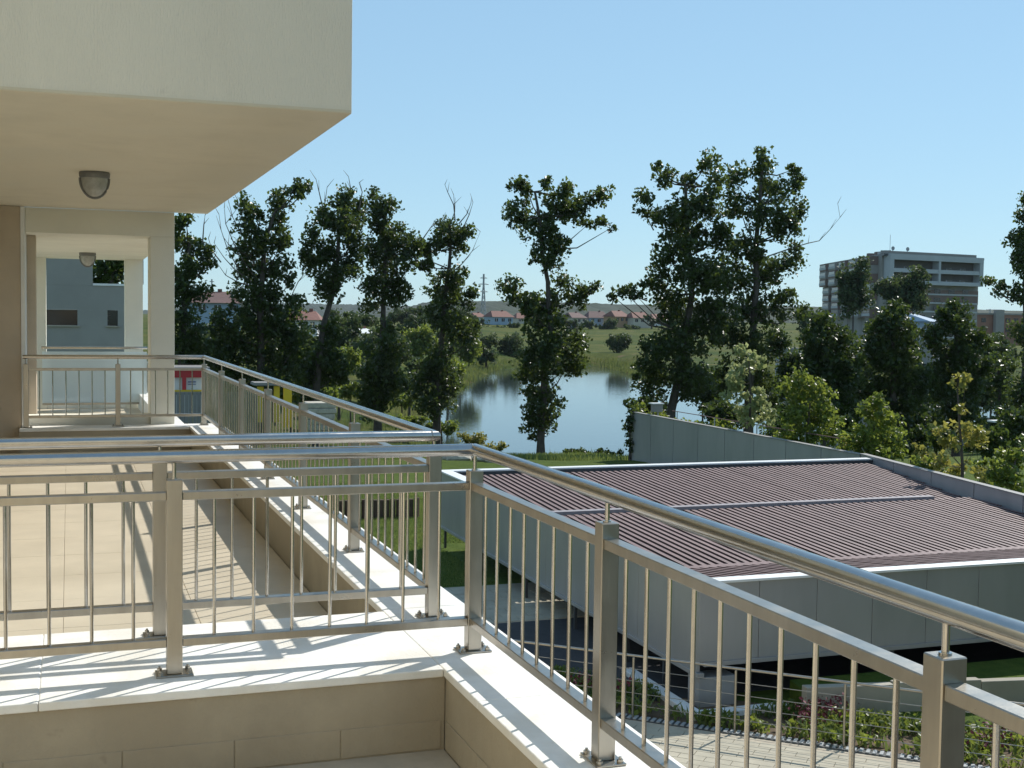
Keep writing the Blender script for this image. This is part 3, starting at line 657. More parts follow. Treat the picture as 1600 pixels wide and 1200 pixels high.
def tree(name, label, cat, Y, base, trunk, blobs, leafm='leaf', leaf=.185, cover=2.0, clump=.45, r0=.30, group=None, depth=1.0, bare=(), limb=True, extra=None):
    """base, trunk, blobs as directions of sight at distance Y; widths become real metres there"""
    k = mpp(Y)*1.0
    bx = at(base[0], base[1], Y); zb = float(height(bx[0], Y))
    b0 = (float(bx[0]), Y, zb)
    t = thing(name, label, cat, b0, group)
    tp = [np.array((b0[0], Y, zb-.15))]+[at(x, y, Y)+np.array((0, random.uniform(-.15,.15), 0)) for x, y in trunk]
    mb = MB(); rad = [r0*(1-.8*i/len(tp)) for i in range(len(tp))]; rad[0] *= 1.25
    mb.tube(tp, rad, 8)
    pts = []
    for (x, y, rx, ry) in blobs:
        c = at(x, y, Y); dy = random.uniform(-1,1)*rx*k*.7*depth
        R = rx*k*1.1; Rz = ry*k*1.1; cc = np.array((c[0], Y+dy, c[2]))
        pts.append(blob_points(cc[0], cc[1], cc[2], R*.86, max(R,Rz*.6)*.9*depth, Rz*.86, leaf, cover, min(clump, .55*min(R, Rz)+.08)*1.15))
        if limb:
            low = [p for p in tp if p[2] < cc[2]-.2] or [tp[0]]
            s = min(low, key=lambda p: np.linalg.norm(p-cc)-0.0*p[2]); mid = (s+cc)/2+np.array((0,0,-.12*np.linalg.norm(cc-s)))
            mb.tube([s, mid, cc], [r0*.22, r0*.14, r0*.05], 5)
    part('trunk', mb, M['bark'], t, smooth=True)
    for line in bare:
        P = [at(x, y, Y)+np.array((0, random.uniform(-.2,.2), 0)) for x, y in line]
        mbb = MB(); n = len(P); mbb.tube(P, [max(.012, .045*(1-i/n)) for i in range(n)], 5)
        for i in range(1, n):
            d_ = P[i]-P[i-1]; q = P[i]+np.array((random.uniform(-.5,.5), 0, random.uniform(.3,.7)))*np.linalg.norm(d_)
            mbb.tube([P[i], q], [.02, .007], 4)
        part('bare_branch', mbb, M['deadwood'], t)
    C = np.concatenate(pts)
    part_me = leaf_mesh('crown', C-np.array(b0), leaf)
    link('crown', part_me, M[leafm], t, b0)
    return t
tree('poplar_tree', 'lone slender poplar standing in front of the open pond', 'tree', 69, (845,712), [(846,690),(848,620),(852,560),(862,520),(858,480),(855,440),(846,390),(842,340),(835,300)],
     [(846,666,28,24),(852,634,34,28),(842,650,24,22),(846,596,34,32),(838,562,38,32),(856,530,44,38),(894,560,24,34),(905,530,16,18),(862,490,36,34),(826,478,26,24),(802,446,20,18),(812,462,18,14),(905,462,26,22),(884,440,16,16),(928,450,14,12),(850,402,30,26),(866,380,24,24),(844,352,34,28),(812,330,20,26),(806,290,12,14),(826,296,16,18),(870,318,28,28),(896,330,24,22),(938,306,20,16),(926,348,28,10),(910,318,20,16),(884,296,16,14),(954,356,8,6),(856,290,10,12)], r0=.26)
tree('poplar_tree', 'tall broad poplar right of the lone one, with a low side arm', 'tree', 66, (1046,660), [(1048,640),(1062,580),(1072,520),(1080,460),(1076,400),(1072,340),(1070,290)],
     [(1026,600,34,36),(1012,556,32,36),(1044,546,36,38),(1070,590,34,40),(1084,520,44,42),(1060,480,40,36),(1110,486,40,40),(1030,446,26,32),(1074,430,40,36),(1112,430,34,34),(1044,392,34,34),(1082,372,38,34),(1030,340,28,26),(1008,312,22,14),(1000,330,12,8),(1066,330,34,30),(1098,316,30,30),(1040,276,16,20),(1028,262,12,10),(1076,282,18,16),(1108,256,18,20),(1122,280,16,20),(1124,362,26,34),(976,456,18,13),(997,464,14,10),(958,462,8,12)], r0=.3,
     bare=[[(1020,360),(1012,345),(1006,330)],[(1010,470),(990,462)]])
tree('poplar_tree', 'tall poplar with rounded right side and one long bare twig', 'tree', 68, (1170,650), [(1170,620),(1172,560),(1176,500),(1180,440),(1182,380),(1186,320),(1190,270)],
     [(1140,590,34,40),(1196,588,30,38),(1168,540,38,38),(1212,530,26,34),(1142,520,34,34),(1180,478,40,36),(1222,470,26,34),(1150,440,34,34),(1204,420,36,34),(1240,400,20,34),(1168,386,32,34),(1224,356,30,32),(1188,340,36,32),(1156,318,26,28),(1212,300,30,26),(1244,284,14,24),(1192,264,28,22),(1190,240,16,12),(1236,266,14,10),(1146,280,18,24),(1250,330,12,22),(1256,490,10,16)], r0=.3, bare=[[(1200,400),(1240,386),(1262,380),(1282,376),(1300,358),(1310,340),(1308,318)]])
tree('poplar_tree', 'narrow-waisted poplar with bare twigs at its top, left of the pond', 'tree', 80, (682,652), [(684,620),(688,560),(692,520),(696,460),(702,420),(704,390),(702,350)],
     [(676,632,32,22),(676,604,36,30),(684,574,30,26),(700,600,24,30),(692,552,20,18),(716,520,26,26),(740,524,10,22),(690,490,28,30),(700,458,34,32),(732,462,14,22),(706,434,26,20),(664,410,18,18),(672,384,20,18),(694,362,26,22),(712,380,22,22),(724,366,16,14),(650,384,8,10)], r0=.26,
     bare=[[(712,345),(708,320),(700,300),(696,288)],[(724,356),(732,336),(740,316)],[(702,430),(722,412),(738,392),(750,362)],[(700,360),(712,330),(708,305)],[(716,350),(728,335),(736,318)],[(660,375),(672,356),(690,342)]])
tree('poplar_tree', 'poplar with one heavy oval head on a thin neck, fourth from the column', 'tree', 78, (590,652), [(591,620),(596,560),(599,500),(600,460),(602,400),(600,340)],
     [(586,634,30,22),(588,610,36,30),(592,580,36,30),(596,548,30,30),(606,600,30,34),(602,520,14,26),(600,470,34,18),(582,450,18,22),(622,452,22,22),(604,424,34,30),(626,398,26,28),(590,388,22,28),(642,384,14,24),(610,364,28,24),(594,340,22,24),(588,312,18,18),(606,322,14,16)], r0=.26)
tree('poplar_tree', 'poplar with leaning forked trunk and ragged top, third from the column', 'tree', 76, (492,640), [(494,610),(498,560),(505,510),(520,460),(528,410),(530,350),(540,310)],
     [(488,616,30,22),(494,590,36,28),(508,556,34,32),(524,580,22,28),(518,516,18,22),(506,446,22,24),(532,428,26,22),(552,410,16,20),(490,410,22,28),(518,396,24,26),(488,372,18,22),(552,370,20,28),(530,348,30,26),(504,338,20,22),(560,338,14,18),(542,302,12,14),(532,318,18,16),(566,316,10,10)], r0=.25,
     bare=[[(505,330),(498,300),(494,280)],[(560,330),(566,300),(560,286)],[(515,360),(508,320),(512,292)],[(545,320),(548,295),(544,276)]])
tree('poplar_tree', 'broad poplar with many bare branches on its left, second from the column', 'tree', 74, (408,632), [(408,600),(408,540),(406,480),(410,430),(414,380),(430,330)],
     [(360,588,36,24),(410,596,36,26),(446,586,32,28),(336,556,26,26),(380,552,36,30),(430,548,40,32),(462,540,20,30),(352,512,30,28),(398,508,36,30),(444,500,28,28),(386,466,30,26),(426,468,26,28),(462,470,16,14),(398,428,28,26),(436,424,24,24),(456,440,10,12),(384,392,18,22),(410,384,22,22),(440,376,20,20),(384,352,18,20),(380,324,14,16),(400,334,12,14),(432,346,18,18),(440,316,18,20),(458,300,16,14),(474,286,12,10),(484,292,8,8)], r0=.28,
     bare=[[(396,460),(376,425),(356,390),(345,360),(342,335)],[(392,440),(366,420),(350,402),(334,380)],[(400,420),(380,370),(364,340),(358,318)],[(388,400),(360,385),(352,375)],[(345,410),(332,392),(326,372)],[(398,450),(370,440),(352,430),(340,412)],[(404,400),(388,365),(376,335),(372,312)],[(396,430),(372,395),(352,350),(350,325)],[(452,470),(466,440),(478,425)]])
tree('poplar_tree', 'poplar half hidden by the cream column at left', 'tree', 72, (284,630), [(284,600),(284,540),(288,480),(292,430),(296,380)],
     [(276,590,30,24),(300,566,26,24),(276,540,30,28),(310,536,20,22),(284,500,32,30),(276,456,28,28),(306,452,18,20),(288,420,24,22),(318,412,14,16),(304,386,20,20),(280,368,20,22),(290,346,14,14),(322,392,10,12)], r0=.26, bare=[[(310,430),(325,415),(336,400)],[(316,380),(319,350),(320,336)]])
tree('poplar_tree', 'dark tree cut off by the right edge of the frame', 'tree', 64, (1600,640), [(1600,600),(1604,540),(1604,470),(1604,400),(1602,340)],
     [(1600,612,34,36),(1612,560,40,36),(1600,520,30,30),(1616,470,34,36),(1596,456,24,20),(1564,442,18,10),(1544,438,10,12),(1556,456,9,9),(1594,412,22,26),(1620,400,30,40),(1588,374,16,22),(1606,346,20,26),(1602,312,12,14),(1630,340,30,50)], r0=.28)
# dense rounded trees behind the wall on the right
tree('dense_tree', 'dense dark round-topped tree, left of three behind the right wall', 'tree', 56, (1290,680), [(1290,640),(1292,560),(1294,520)],
     [(1288,640,40,40),(1270,590,36,42),(1310,600,36,42),(1290,556,40,38),(1268,530,22,26),(1310,530,26,30),(1292,502,24,20),(1324,560,18,26),(1262,640,26,34),(1322,650,24,36)], 'leaf_dark', .17, 3.0, .42, .22, 'dense trees behind the right wall')
tree('dense_tree', 'dense dark round-topped tree, middle of three behind the right wall', 'tree', 57, (1394,700), [(1394,650),(1394,570),(1392,510)],
     [(1392,660,44,40),(1370,610,40,42),(1418,616,36,44),(1394,568,46,40),(1366,540,26,30),(1420,540,26,30),(1394,510,34,26),(1402,484,22,18),(1376,500,18,18),(1436,590,14,26)], 'leaf_dark', .17, 3.0, .42, .22, 'dense trees behind the right wall')
tree('dense_tree', 'dense dark round-topped tree, right of three behind the right wall', 'tree', 58, (1494,690), [(1494,650),(1494,570),(1492,510)],
     [(1492,650,38,40),(1470,600,36,40),(1516,600,36,40),(1494,556,42,38),(1466,530,26,28),(1516,530,26,28),(1492,504,30,24),(1500,482,20,16),(1474,494,16,16),(1536,570,14,22)], 'leaf_dark', .17, 3.0, .42, .22, 'dense trees behind the right wall')
tree('dense_tree', 'lower dark tree filling the gap between round-topped trees and frame edge', 'tree', 70, (1562,660), [(1562,630),(1562,580)],
     [(1560,640,34,30),(1566,604,34,28),(1552,570,20,18),(1582,570,20,20)], 'leaf', .2, 2.4, .45, .2)
# young garden trees and shrubs just behind the wall
def shrub(label, Y, base, trunk, blobs, m, leaf=.13, cover=1.9, group=None, name='garden_shrub', r0=.06): 
    return tree(name, label, 'shrub', Y, base, trunk, blobs, m, leaf, cover, .26, r0, group)
shrub('pale variegated young tree behind the panelled wall', 44, (1172,690), [(1172,660),(1170,600),(1168,550)], [(1172,640,30,26),(1150,618,26,26),(1190,624,26,24),(1166,586,26,26),(1160,554,18,20),(1182,560,12,16),(1202,650,16,18),(1144,590,14,14)], 'leaf_pale', .15, 1.5)
shrub('mid-green leafy garden tree behind the wall corner', 41, (1262,720), [(1262,690),(1264,630)], [(1262,680,40,30),(1240,650,30,30),(1286,650,32,32),(1260,612,36,30),(1244,594,18,16),(1286,606,18,18),(1306,680,16,24),(1230,690,18,22)], 'leaf_fresh', .13)
shrub('pointed green garden tree directly behind the canopy corner', 36.6, (1364,740), [(1364,710),(1366,650)], [(1362,706,42,26),(1340,684,30,26),(1386,680,34,26),(1366,650,34,26),(1362,624,18,16),(1402,706,18,20),(1330,710,16,18),(1396,654,12,12)], 'leaf_fresh', .13)
shrub('sparse yellowing young tree with a leggy top shoot', 31.5, (1500,760), [(1500,730),(1498,660),(1500,600)], [(1500,736,36,16),(1470,724,24,12),(1534,740,22,14),(1480,690,30,12),(1516,690,28,14),(1498,666,20,14),(1466,672,12,10),(1498,636,10,14),(1500,604,14,16),(1510,590,8,6),(1530,676,14,10),(1446,706,12,8)], 'leaf_yellow', .13, 1.4)
shrub('dark bluish bush at the right edge behind the wall', 29.5, (1580,780), [(1580,750),(1582,720)], [(1584,752,34,26),(1556,736,20,22),(1596,716,22,26),(1572,710,18,18),(1600,690,14,16)], 'leaf_fresh', .13)
shrub('low dark bush between the pale tree and the leafy garden tree', 46, (1216,710), [(1216,690),(1216,670)], [(1216,680,24,24),(1204,700,24,16),(1236,700,22,14)], 'leaf_dark', .14, 2.2)
shrub('bushy dark growth behind the left end of the panelled wall', 57, (1020,690), [(1020,670),(1022,640)], [(1010,654,22,14),(1044,660,26,14),(1084,664,24,16),(1120,670,24,16),(1000,636,14,12)], 'leaf_fresh', .15, 1.6)
shrub('climbing plant hanging on the end of the panelled wall', 53.6, (984,712), [(983,690),(984,650)], [(984,650,8,14),(981,672,7,12),(983,694,7,12),(988,640,9,8)], 'leaf', .12, 1.7)
for i, (px, py, h_) in enumerate(((1320,705,22),(1432,720,24))):
    shrub(('slim yellow-green conifer between garden trees' if i == 0 else 'slim yellow-green conifer beside the leggy young tree'), 39, (px, py+16), [(px,py)], [(px,py+8,9,12),(px,py-6,6,12),(px,py-18,4,9)], 'leaf_yellow', .08, 2.6, name='conifer_shrub')

def sky_block_tree(label, x, y, h):  # unseen trees added to keep sky light off the canopy front
    t = thing('sky_block_tree', label, 'tree', (x, y, -5.4), 'added sky-blocking trees beside the courtyard')
    part('trunk', MB().tube([(x,y,-5.5),(x+.1,y,-5.4+h*.3),(x,y+.1,-5.4+h*.8)], [.22,.17,.05], 8), M['bark'], t, smooth=True)
    C = np.concatenate([blob_points(x+random.uniform(-1,1)*h*.16, y+random.uniform(-1,1)*h*.16, -5.4+h*random.uniform(.25,.85), h*.2, h*.2, h*.17, .26, 1.6, .5) for _ in range(9)])
    link('crown', leaf_mesh('crown', C-np.array((x,y,-5.4)), .26), M['leaf_dark'], t, (x,y,-5.4))
for i, (x, y, h) in enumerate(((17.5,10.5,8.5),(21.5,12.0,9.0),(15.2,6.5,8.0),(25,9,9))):
    sky_block_tree(('dense garden tree by the courtyard, first from the footpath, added unseen to block sky light','dense garden tree by the courtyard, beside the canopy wall, added unseen to block sky light','dense garden tree by the courtyard, nearest the building, added unseen to block sky light','dense garden tree by the courtyard, outermost, added unseen to block sky light')[i], x, y, h)
# bushes and trees of the far banks
def bush(label, Y, px, py, rx, ry, m='leaf_far', n=7, leaf=.34, group=None, name='bush', cat='bush'):
    bl = [(px+random.uniform(-.6,.6)*rx, py+random.uniform(-.55,.5)*ry, rx*random.uniform(.4,.6), ry*random.uniform(.4,.62)) for _ in range(n)]
    return tree(name, label, cat, Y, (px, py+ry), [(px, py)], bl, m, leaf, 2.2, leaf*2.2, .12*leaf/.3, group)
GB = 'bushes on the left bank'
for px, py, rx, ry, Y, m, lab in (
    (540,520,36,34,150,'leaf_far','rounded bush right of the leaning forked poplar, far bank'), (575,545,30,26,140,'leaf_far','low dark bush just left of the oval-headed poplar'),
    (628,512,30,26,190,'leaf_far','bush on the skyline right of the oval-headed poplar'), (655,540,34,32,150,'leaf_fresh','brightest green leafy bush left of the narrow-waisted poplar'),
    (620,556,30,26,130,'leaf_far','dark bush right of the lower trunk of the oval-headed poplar'), (720,540,30,28,165,'leaf_fresh','willow-like bush right of the narrow-waisted poplar, by the water'),
    (660,578,28,18,125,'leaf_far','low bush at the water side beneath the brightest leafy bush'), (540,565,26,20,120,'leaf_fresh','light green bush low between third and fourth poplars'),
    (760,552,30,16,200,'leaf_far','grey-green bush at the left head of the pond'), (560,500,34,16,230,'leaf_far','distant treetop left of the oval-headed poplar'),
    (640,492,44,14,330,'leaf_far','wide distant thicket under the hazy left ridge'), (700,500,40,16,300,'leaf_far','distant thicket behind the narrow-waisted poplar'),
    (330,540,44,28,120,'leaf_far','dark tree mass below the red-roofed house'), (310,560,40,40,95,'leaf_far','dark thicket right of the cream column'),
    (470,560,44,50,105,'leaf_far','dark thicket between second and third poplars'), (450,505,40,24,170,'leaf_far','treetop in front of the small red-roofed house'),
    (590,585,34,22,112,'leaf_far','dark undergrowth behind the oval-headed poplar stem'), (700,575,34,18,118,'leaf_fresh','fresh green bank bush right of the narrow-waisted poplar stem'),
    (640,600,36,14,104,'leaf_far','low brownish undergrowth between fourth and fifth poplars'), (530,600,34,22,100,'leaf_far','dark undergrowth right of the leaning forked poplar stem'),
    (600,532,36,20,175,'leaf_far','rounded treetop directly behind the oval-headed poplar neck'), (690,530,34,22,210,'leaf_far','rounded treetop behind the narrow-waisted poplar')):
    bush(lab, Y, px, py, rx, ry, m, 8, .28 if Y < 200 else .5, GB)
for px, py, rx, ry, Y, lab in ((500,620,26,16,88,'weedy thicket at the foot of the leaning forked poplar'), (548,612,20,14,92,'small weedy thicket between third and fourth poplars'), (628,628,22,12,95,'weedy thicket right of the oval-headed poplar foot'),
    (455,612,30,20,84,'leafy thicket above the stone pile'), (430,590,20,18,90,'leafy thicket behind the yellow play structure'), (640,660,30,12,86,'tall flowering weeds left of the pond near the handrail'), (690,668,26,12,84,'tall weeds at the pond corner below the narrow-waisted poplar')):
    bush(lab, Y, px, py, rx, ry, 'leaf_fresh', 7, .17, 'thickets below the poplars')
for px, py, rx, ry, Y, lab in ((735,688,26,12,78,'weed clump at the near pond edge, nearest the handrail'), (772,702,22,10,74,'weed clump at the near pond edge left of the lone poplar'), (898,710,26,9,71,'low weeds at the near shore right of the lone poplar'), (950,711,26,10,70,'low weeds at the near shore beside the panelled wall end'), (868,714,14,5,70,'low weeds at the foot of the lone poplar')):
    bush(lab, Y, px, py, rx, ry, 'leaf_yellow' if px < 800 else 'leaf', 7, .12, 'weeds at the near shore')
for px, py, rx, ry, Y, lab in ((1098,610,44,46,78,'dark undergrowth between the two tall poplars'), (1236,585,34,50,74,'dark tree right of the poplar with the bare twig'), (1340,590,34,50,76,'dark tree between left and middle round-topped trees'), (1444,600,34,50,78,'dark tree between middle and right round-topped trees'),
    (1548,600,40,46,80,'dark tree right of the three round-topped trees'), (1010,640,30,24,72,'dark growth at the foot of the tall broad poplar'), (1280,528,40,26,100,'rounded treetop below the apartment block, left'), (1400,520,60,24,105,'broad treetop below the apartment block, middle'), (1540,545,50,26,108,'broad treetop below the brick block'),
    (1200,640,34,34,70,'dark growth right of the pale variegated young tree'), (1430,660,60,34,66,'dark growth behind the pointed green garden tree'), (1560,680,44,30,62,'dark growth behind the right-hand garden lamp')):
    bush(lab, Y, px, py, rx, ry, 'leaf_dark', 10, .2, 'dark growth beyond the right wall', 'dense_tree', 'tree')
for px, py, rx, ry, Y, lab in ((1424,688,34,26,40,'dark bush right of the pointed green garden tree'), (1466,690,30,28,42,'dark bush behind the sparse yellowing young tree, left'), (1536,690,36,28,40,'dark bush behind the sparse yellowing young tree, right'), (1590,668,34,34,43,'dark bush at the right frame edge behind the wall'),
    (1316,676,30,30,46,'dark bush between the leafy and the pointed garden trees'), (1130,650,36,26,58,'dark bush left of the pale variegated young tree'), (1222,664,28,30,50,'dark bush right of the pale variegated young tree, close to the wall'), (1540,730,34,18,33,'low dark bush close behind the wall beside the yellowing tree'), (1450,728,30,16,34.5,'low dark bush close behind the wall left of the yellowing tree')):
    bush(lab, Y, px, py, rx, ry, 'leaf_dark' if Y > 35 else 'leaf_fresh', 9, .15, 'bushes close behind the right wall')
tree('background_tree', 'tree crown seen through the opening of the grey house wall', 'tree', 60, (170,600), [(170,520),(172,430)], [(160,420,22,22),(186,424,20,24),(172,440,26,16),(150,440,14,14),(190,400,16,16)], 'leaf', .2, 2.4)
bush('large dark round bush alone on the far grassy slope', 235, 968, 534, 19, 17, 'leaf_far', 12, .4)
for px, py, rx, ry, lab in ((800,552,30,16,'waterside bush left of the lone poplar, far shore'),(775,560,20,8,'lowest waterside bush at the far left of the pond head'),(822,560,16,9,'waterside bush touching the lone poplar crown'),(745,562,18,9,'waterside bush behind the narrow-waisted poplar, far shore'),(790,532,34,14,'upper grey-green bush on the slope left of the lone poplar'),(756,538,26,14,'grey-green bush on the slope below the pylon')):
    bush(lab, 228, px, py, rx, ry, 'leaf_far', 6, .35, 'waterside bushes on the far shore')
GT = 'trees before the apartment block'
bush('leafy tree in front of the left wing of the far apartment block', 120, 1335, 450, 28, 48, 'leaf_far', 10, .3, GT, 'far_tree', 'tree')
bush('bushy tree in front of the white frame of the far apartment block', 125, 1414, 452, 42, 40, 'leaf_far', 12, .3, GT, 'far_tree', 'tree')
bush('dim green tree under the red brick block at right', 130, 1560, 545, 40, 26, 'leaf_far', 9, .32, GT, 'far_tree', 'tree')
bush('hazy tree between the tall poplar and the apartment block', 140, 1262, 500, 24, 26, 'leaf_far', 8, .32, GT, 'far_tree', 'tree')
for px, py, rx, lab in ((748,505,14,'far tree at the foot of the tall pylon'),(838,502,16,'far tree behind the lone poplar, left of its stem'),(872,503,16,'far tree behind the lone poplar, right of its stem'),(892,506,14,'far tree left of the grey brown-roofed house'),(955,504,12,'far tree between two houses in the middle of the far row'),(1018,500,16,'far tree at the right end of the far row'),(735,520,20,'far hedge below the pylon, left'),(800,510,12,'far tree right of the blue and white house'),(1060,500,18,'far tree behind the tall broad poplar'),(921,509,10,'low far tree in front of the far row of houses'),(900,512,16,'low dark hedge below the grey brown-roofed house'),(946,513,18,'low dark hedge below the middle of the far row'),(985,513,18,'low dark hedge below the orange-walled house'),(775,514,16,'low dark hedge below the blue and white house'),(852,512,16,'low dark hedge behind the lone poplar')):
    bush(lab, 400, px, py, rx, 8, 'leaf_far', 6, .6, 'far trees among the houses', 'far_tree', 'tree')

# ------------------------------------------------------------------ grass, reeds, flower bed (uncountable)
def blades(name, label, P, hgt, wid, m, lean=.35):
    n = len(P); a = rng.uniform(0, 2*pi, n); h = hgt*rng.uniform(.5,1.25,n); l = lean*h*rng.uniform(.2,1,n); b = rng.uniform(0,2*pi,n)
    ux = np.cos(a)*wid/2; uy = np.sin(a)*wid/2
    z = np.zeros(n); base = P
    v0 = base+np.stack([-ux,-uy,z],1); v1 = base+np.stack([ux,uy,z],1)
    mid = base+np.stack([np.cos(b)*l*.35, np.sin(b)*l*.35, h*.6],1); v2 = mid+np.stack([ux*.8,uy*.8,z],1); v3 = mid-np.stack([ux*.8,uy*.8,z],1)
    v4 = base+np.stack([np.cos(b)*l, np.sin(b)*l, h],1)
    V = np.stack([v0,v1,v2,v3,v4],1).reshape(-1,3)
    me = bpy.data.meshes.new(name); k = np.arange(n)[:,None]*5
    F = np.concatenate([k+[[0,1,2]],k+[[0,2,3]],k+[[3,2,4]]],1).reshape(-1,3)
    me.vertices.add(len(V)); me.vertices.foreach_set('co', V.ravel().astype('f')); me.loops.add(F.size); me.loops.foreach_set('vertex_index', F.ravel().astype('i'))
    me.polygons.add(len(F)); me.polygons.foreach_set('loop_start', np.arange(0,F.size,3,dtype='i')); me.polygons.foreach_set('loop_total', np.full(len(F),3,'i')); me.update(calc_edges=True)
    o = link(name, me, M[m]); tag(o, label, name.replace('_', ' ').split()[0], kind='stuff'); return o
def scatter(n, x0, x1, y0, y1, cond):
    X = rng.uniform(x0,x1,n); Y = rng.uniform(y0,y1,n); k = cond(X, Y); X, Y = X[k], Y[k]
    return np.stack([X, Y, height(X, Y)-.03], 1)
P = scatter(200000, 8, 60, 58, 130, lambda X, Y: (sdist(X,Y) > -.6) & (sdist(X,Y) < 5+3*wob(X,Y,.2)) & (X < 46) & (rng.uniform(size=X.shape) < np.where(Y > 82, .07, .012)+.30*(wob(X,Y,.55,3) > np.where(Y > 82, .45, .85))))
blades('reeds', 'tall weedy reeds along the near and left pond shore', P, .62, .05, 'reed')
P = scatter(60000, 4, 30, 56, 78, lambda X, Y: (sdist(X,Y) > 1) & (Y < 70) & (rng.uniform(size=X.shape) < .3+.4*(wob(X,Y,.6,5) > 0)))
blades('grass_bank', 'unmown grass on the bank before the pond', P, .30, .035, 'grass_blade')
P = scatter(90000, 25, 110, 130, 240, lambda X, Y: (sdist(X,Y) > -.5) & (sdist(X,Y) < 3.5) & (rng.uniform(size=X.shape) < .5))
blades('reeds_far', 'low reed fringe along the far pond shore', P, .9, .12, 'reed')
P = scatter(150000, 2, 12, 24, 48, lambda X, Y: ~((X > 7.2) & (Y < 29)) & ((X < 9.9) | (Y > 34.5)))
P[:,2] = -5.41; blades('grass_lawn', 'short mown grass of the garden lawn', P, .07, .02, 'grass_blade')
def inbed(X, Y):
    s = (X-D0[0])*NR[0]+(Y-D0[1])*NR[1]; return (s > .12) & (s < 1.5) & (Y < 18.2) & ~((X > 9.6) & (Y > 18.0))
X = rng.uniform(6.5,17,30000); Y = rng.uniform(12,21,30000); s = (X-D0[0])*NR[0]+(Y-D0[1])*NR[1]
k = (s > .1) & (s < 1.6) & ~((X > 9.55) & (Y > 18.0)) & (wob(X,Y,2.1,1) > -.55) & (Y < 17.75-.18*(X-11.55)+.0*(X) + (X < 11.5)*3)
P = np.stack([X[k], Y[k], np.full(k.sum(), -5.4)], 1)[:9000]
blades('bed_plants', 'green leafy planting in the bed beside the footpath', P[::2], .24, .04, 'grass_blade', 1.1)
LC = np.repeat(P[::9], 14, 0)+rng.normal(size=(len(P[::9])*14,3))*np.array([.09,.09,.05])+np.array([0,0,.13])
tag(link('leafy_ground_cover', leaf_mesh('leafy_ground_cover', LC, .075, .8), M['leaf_fresh']), 'low leafy ground cover filling the bed beside the footpath', 'ground cover', kind='stuff')
struct('flower_bed', MB().slab([P2(-8,.08), P2(8,.08), P2(8,1.7), P2(-8,1.7)], -5.8, -5.394), M['soil'])
FP = []
for px, py in ((1270,1120),(1285,1112),(1262,1132),(1565,1152),(905,1075),(968,1082),(1310,1108),(1540,1170),(1295,1124)):
    p = onz(px, py+14, -5.4); FP.append(rng.normal(size=(60,3))*np.array([.14,.14,.07])+np.array([p[0], p[1], -5.10]))
tag(link('flowers', leaf_mesh('flowers', np.concatenate(FP), .05), M['flower']), 'dark red flowers scattered in the bed beside the footpath', 'flowers', kind='stuff')

# ------------------------------------------------------------------ far houses, pylon, apartment blocks
def house(label, px, pyb, Y, wpx, hpx, rpx, wall, roof, rot=0.0, depth=8.0, nwin=3):
    k = mpp(Y); c = at(px, pyb, Y); x, z = float(c[0]), float(c[2]); W = wpx*k; Hh = hpx*k; R = rpx*k
    t = thing('house', label, 'house', (x, Y, z-1))
    ca, sa = cos(rot), sin(rot)
    def T(u, v, h): return (x+u*ca-v*sa, Y+u*sa+v*ca, h)
    def bx_(u0,u1,v0,v1,z0,z1): return MB().hexa([T(u0,v0,z0),T(u1,v0,z0),T(u1,v1,z0),T(u0,v1,z0),T(u0,v0,z1),T(u1,v0,z1),T(u1,v1,z1),T(u0,v1,z1)])
    part('wall', bx_(-W/2,W/2,0,depth,z-2,z+Hh), M[wall], t)
    e = .5; mb = MB(); n = 0
    pts = [T(-W/2-e,-e,z+Hh-.1),T(W/2+e,-e,z+Hh-.1),T(W/2+e,depth+e,z+Hh-.1),T(-W/2-e,depth+e,z+Hh-.1),T(-W/2+W*.12,depth/2,z+Hh+R),T(W/2-W*.12,depth/2,z+Hh+R)]
    mb.v = pts; mb.f = [(0,1,5,4),(1,2,5),(2,3,4,5),(3,0,4),(3,2,1,0)]
    rf = part('roof', mb, M[roof], t)
    part('chimney', bx_(W*.15,W*.15+.5,depth/2-.2,depth/2+.3,z+Hh+R*.5,z+Hh+R+.35), M['roof_tile'], rf)
    for i in range(nwin):
        u = -W/2+W*(i+.5)/nwin; g = part('window', bx_(u-W/nwin*.22,u+W/nwin*.22,-.04,-.005,z+Hh*.42,z+Hh*.8), M['dark_glass'], t)
        part('frame', bx_(u-.05,u+.05,-.06,-.042,z+Hh*.42,z+Hh*.8), M['white_paint'], g)
    return t
house('red-roofed house with dark gable seen left of the broad poplar', 340, 494, 170, 66, 20, 16, 'wall_blue', 'roof_dark', .1)
house('small house with red roof between second and third poplars', 473, 522, 165, 42, 22, 12, 'wall_white', 'roof_tile', -.25)
house('blue and white house with orange roof across the pond, under the pylon', 786, 508, 420, 34, 13, 9, 'wall_blue', 'roof_tile', .1)
house('low house with red roof just left of the lone poplar', 820, 506, 440, 24, 9, 8, 'wall_cream', 'roof_tile', -.1)
house('small pale house with orange roof beside the pylon foot', 752, 503, 460, 18, 8, 6, 'wall_white', 'roof_tile', .2)
house('grey house with brown roof right of the lone poplar', 905, 508, 430, 26, 12, 8, 'wall_cream', 'roof_dark', .2)
house('brown-roofed gabled house in the middle of the far row', 936, 508, 430, 32, 12, 10, 'wall_blue', 'roof_dark', -.1)
house('house with wide brick-red roof and orange wall in the far row', 972, 507, 420, 26, 13, 9, 'wall_orange', 'roof_tile', .15)
house('right-hand house of the far row with long red roof', 1004, 508, 415, 32, 12, 9, 'wall_cream', 'roof_tile', 0)
house('far house half seen through the tall broad poplar', 1034, 508, 440, 26, 10, 8, 'wall_white', 'roof_tile', .1)
house('white-walled house roof glimpsed among left bank trees', 575, 528, 200, 24, 8, 6, 'wall_white', 'wall_white', .1)
house('pale house roof between the round-topped trees at right', 1458, 512, 150, 26, 12, 14, 'wall_blue', 'wall_blue', .4)
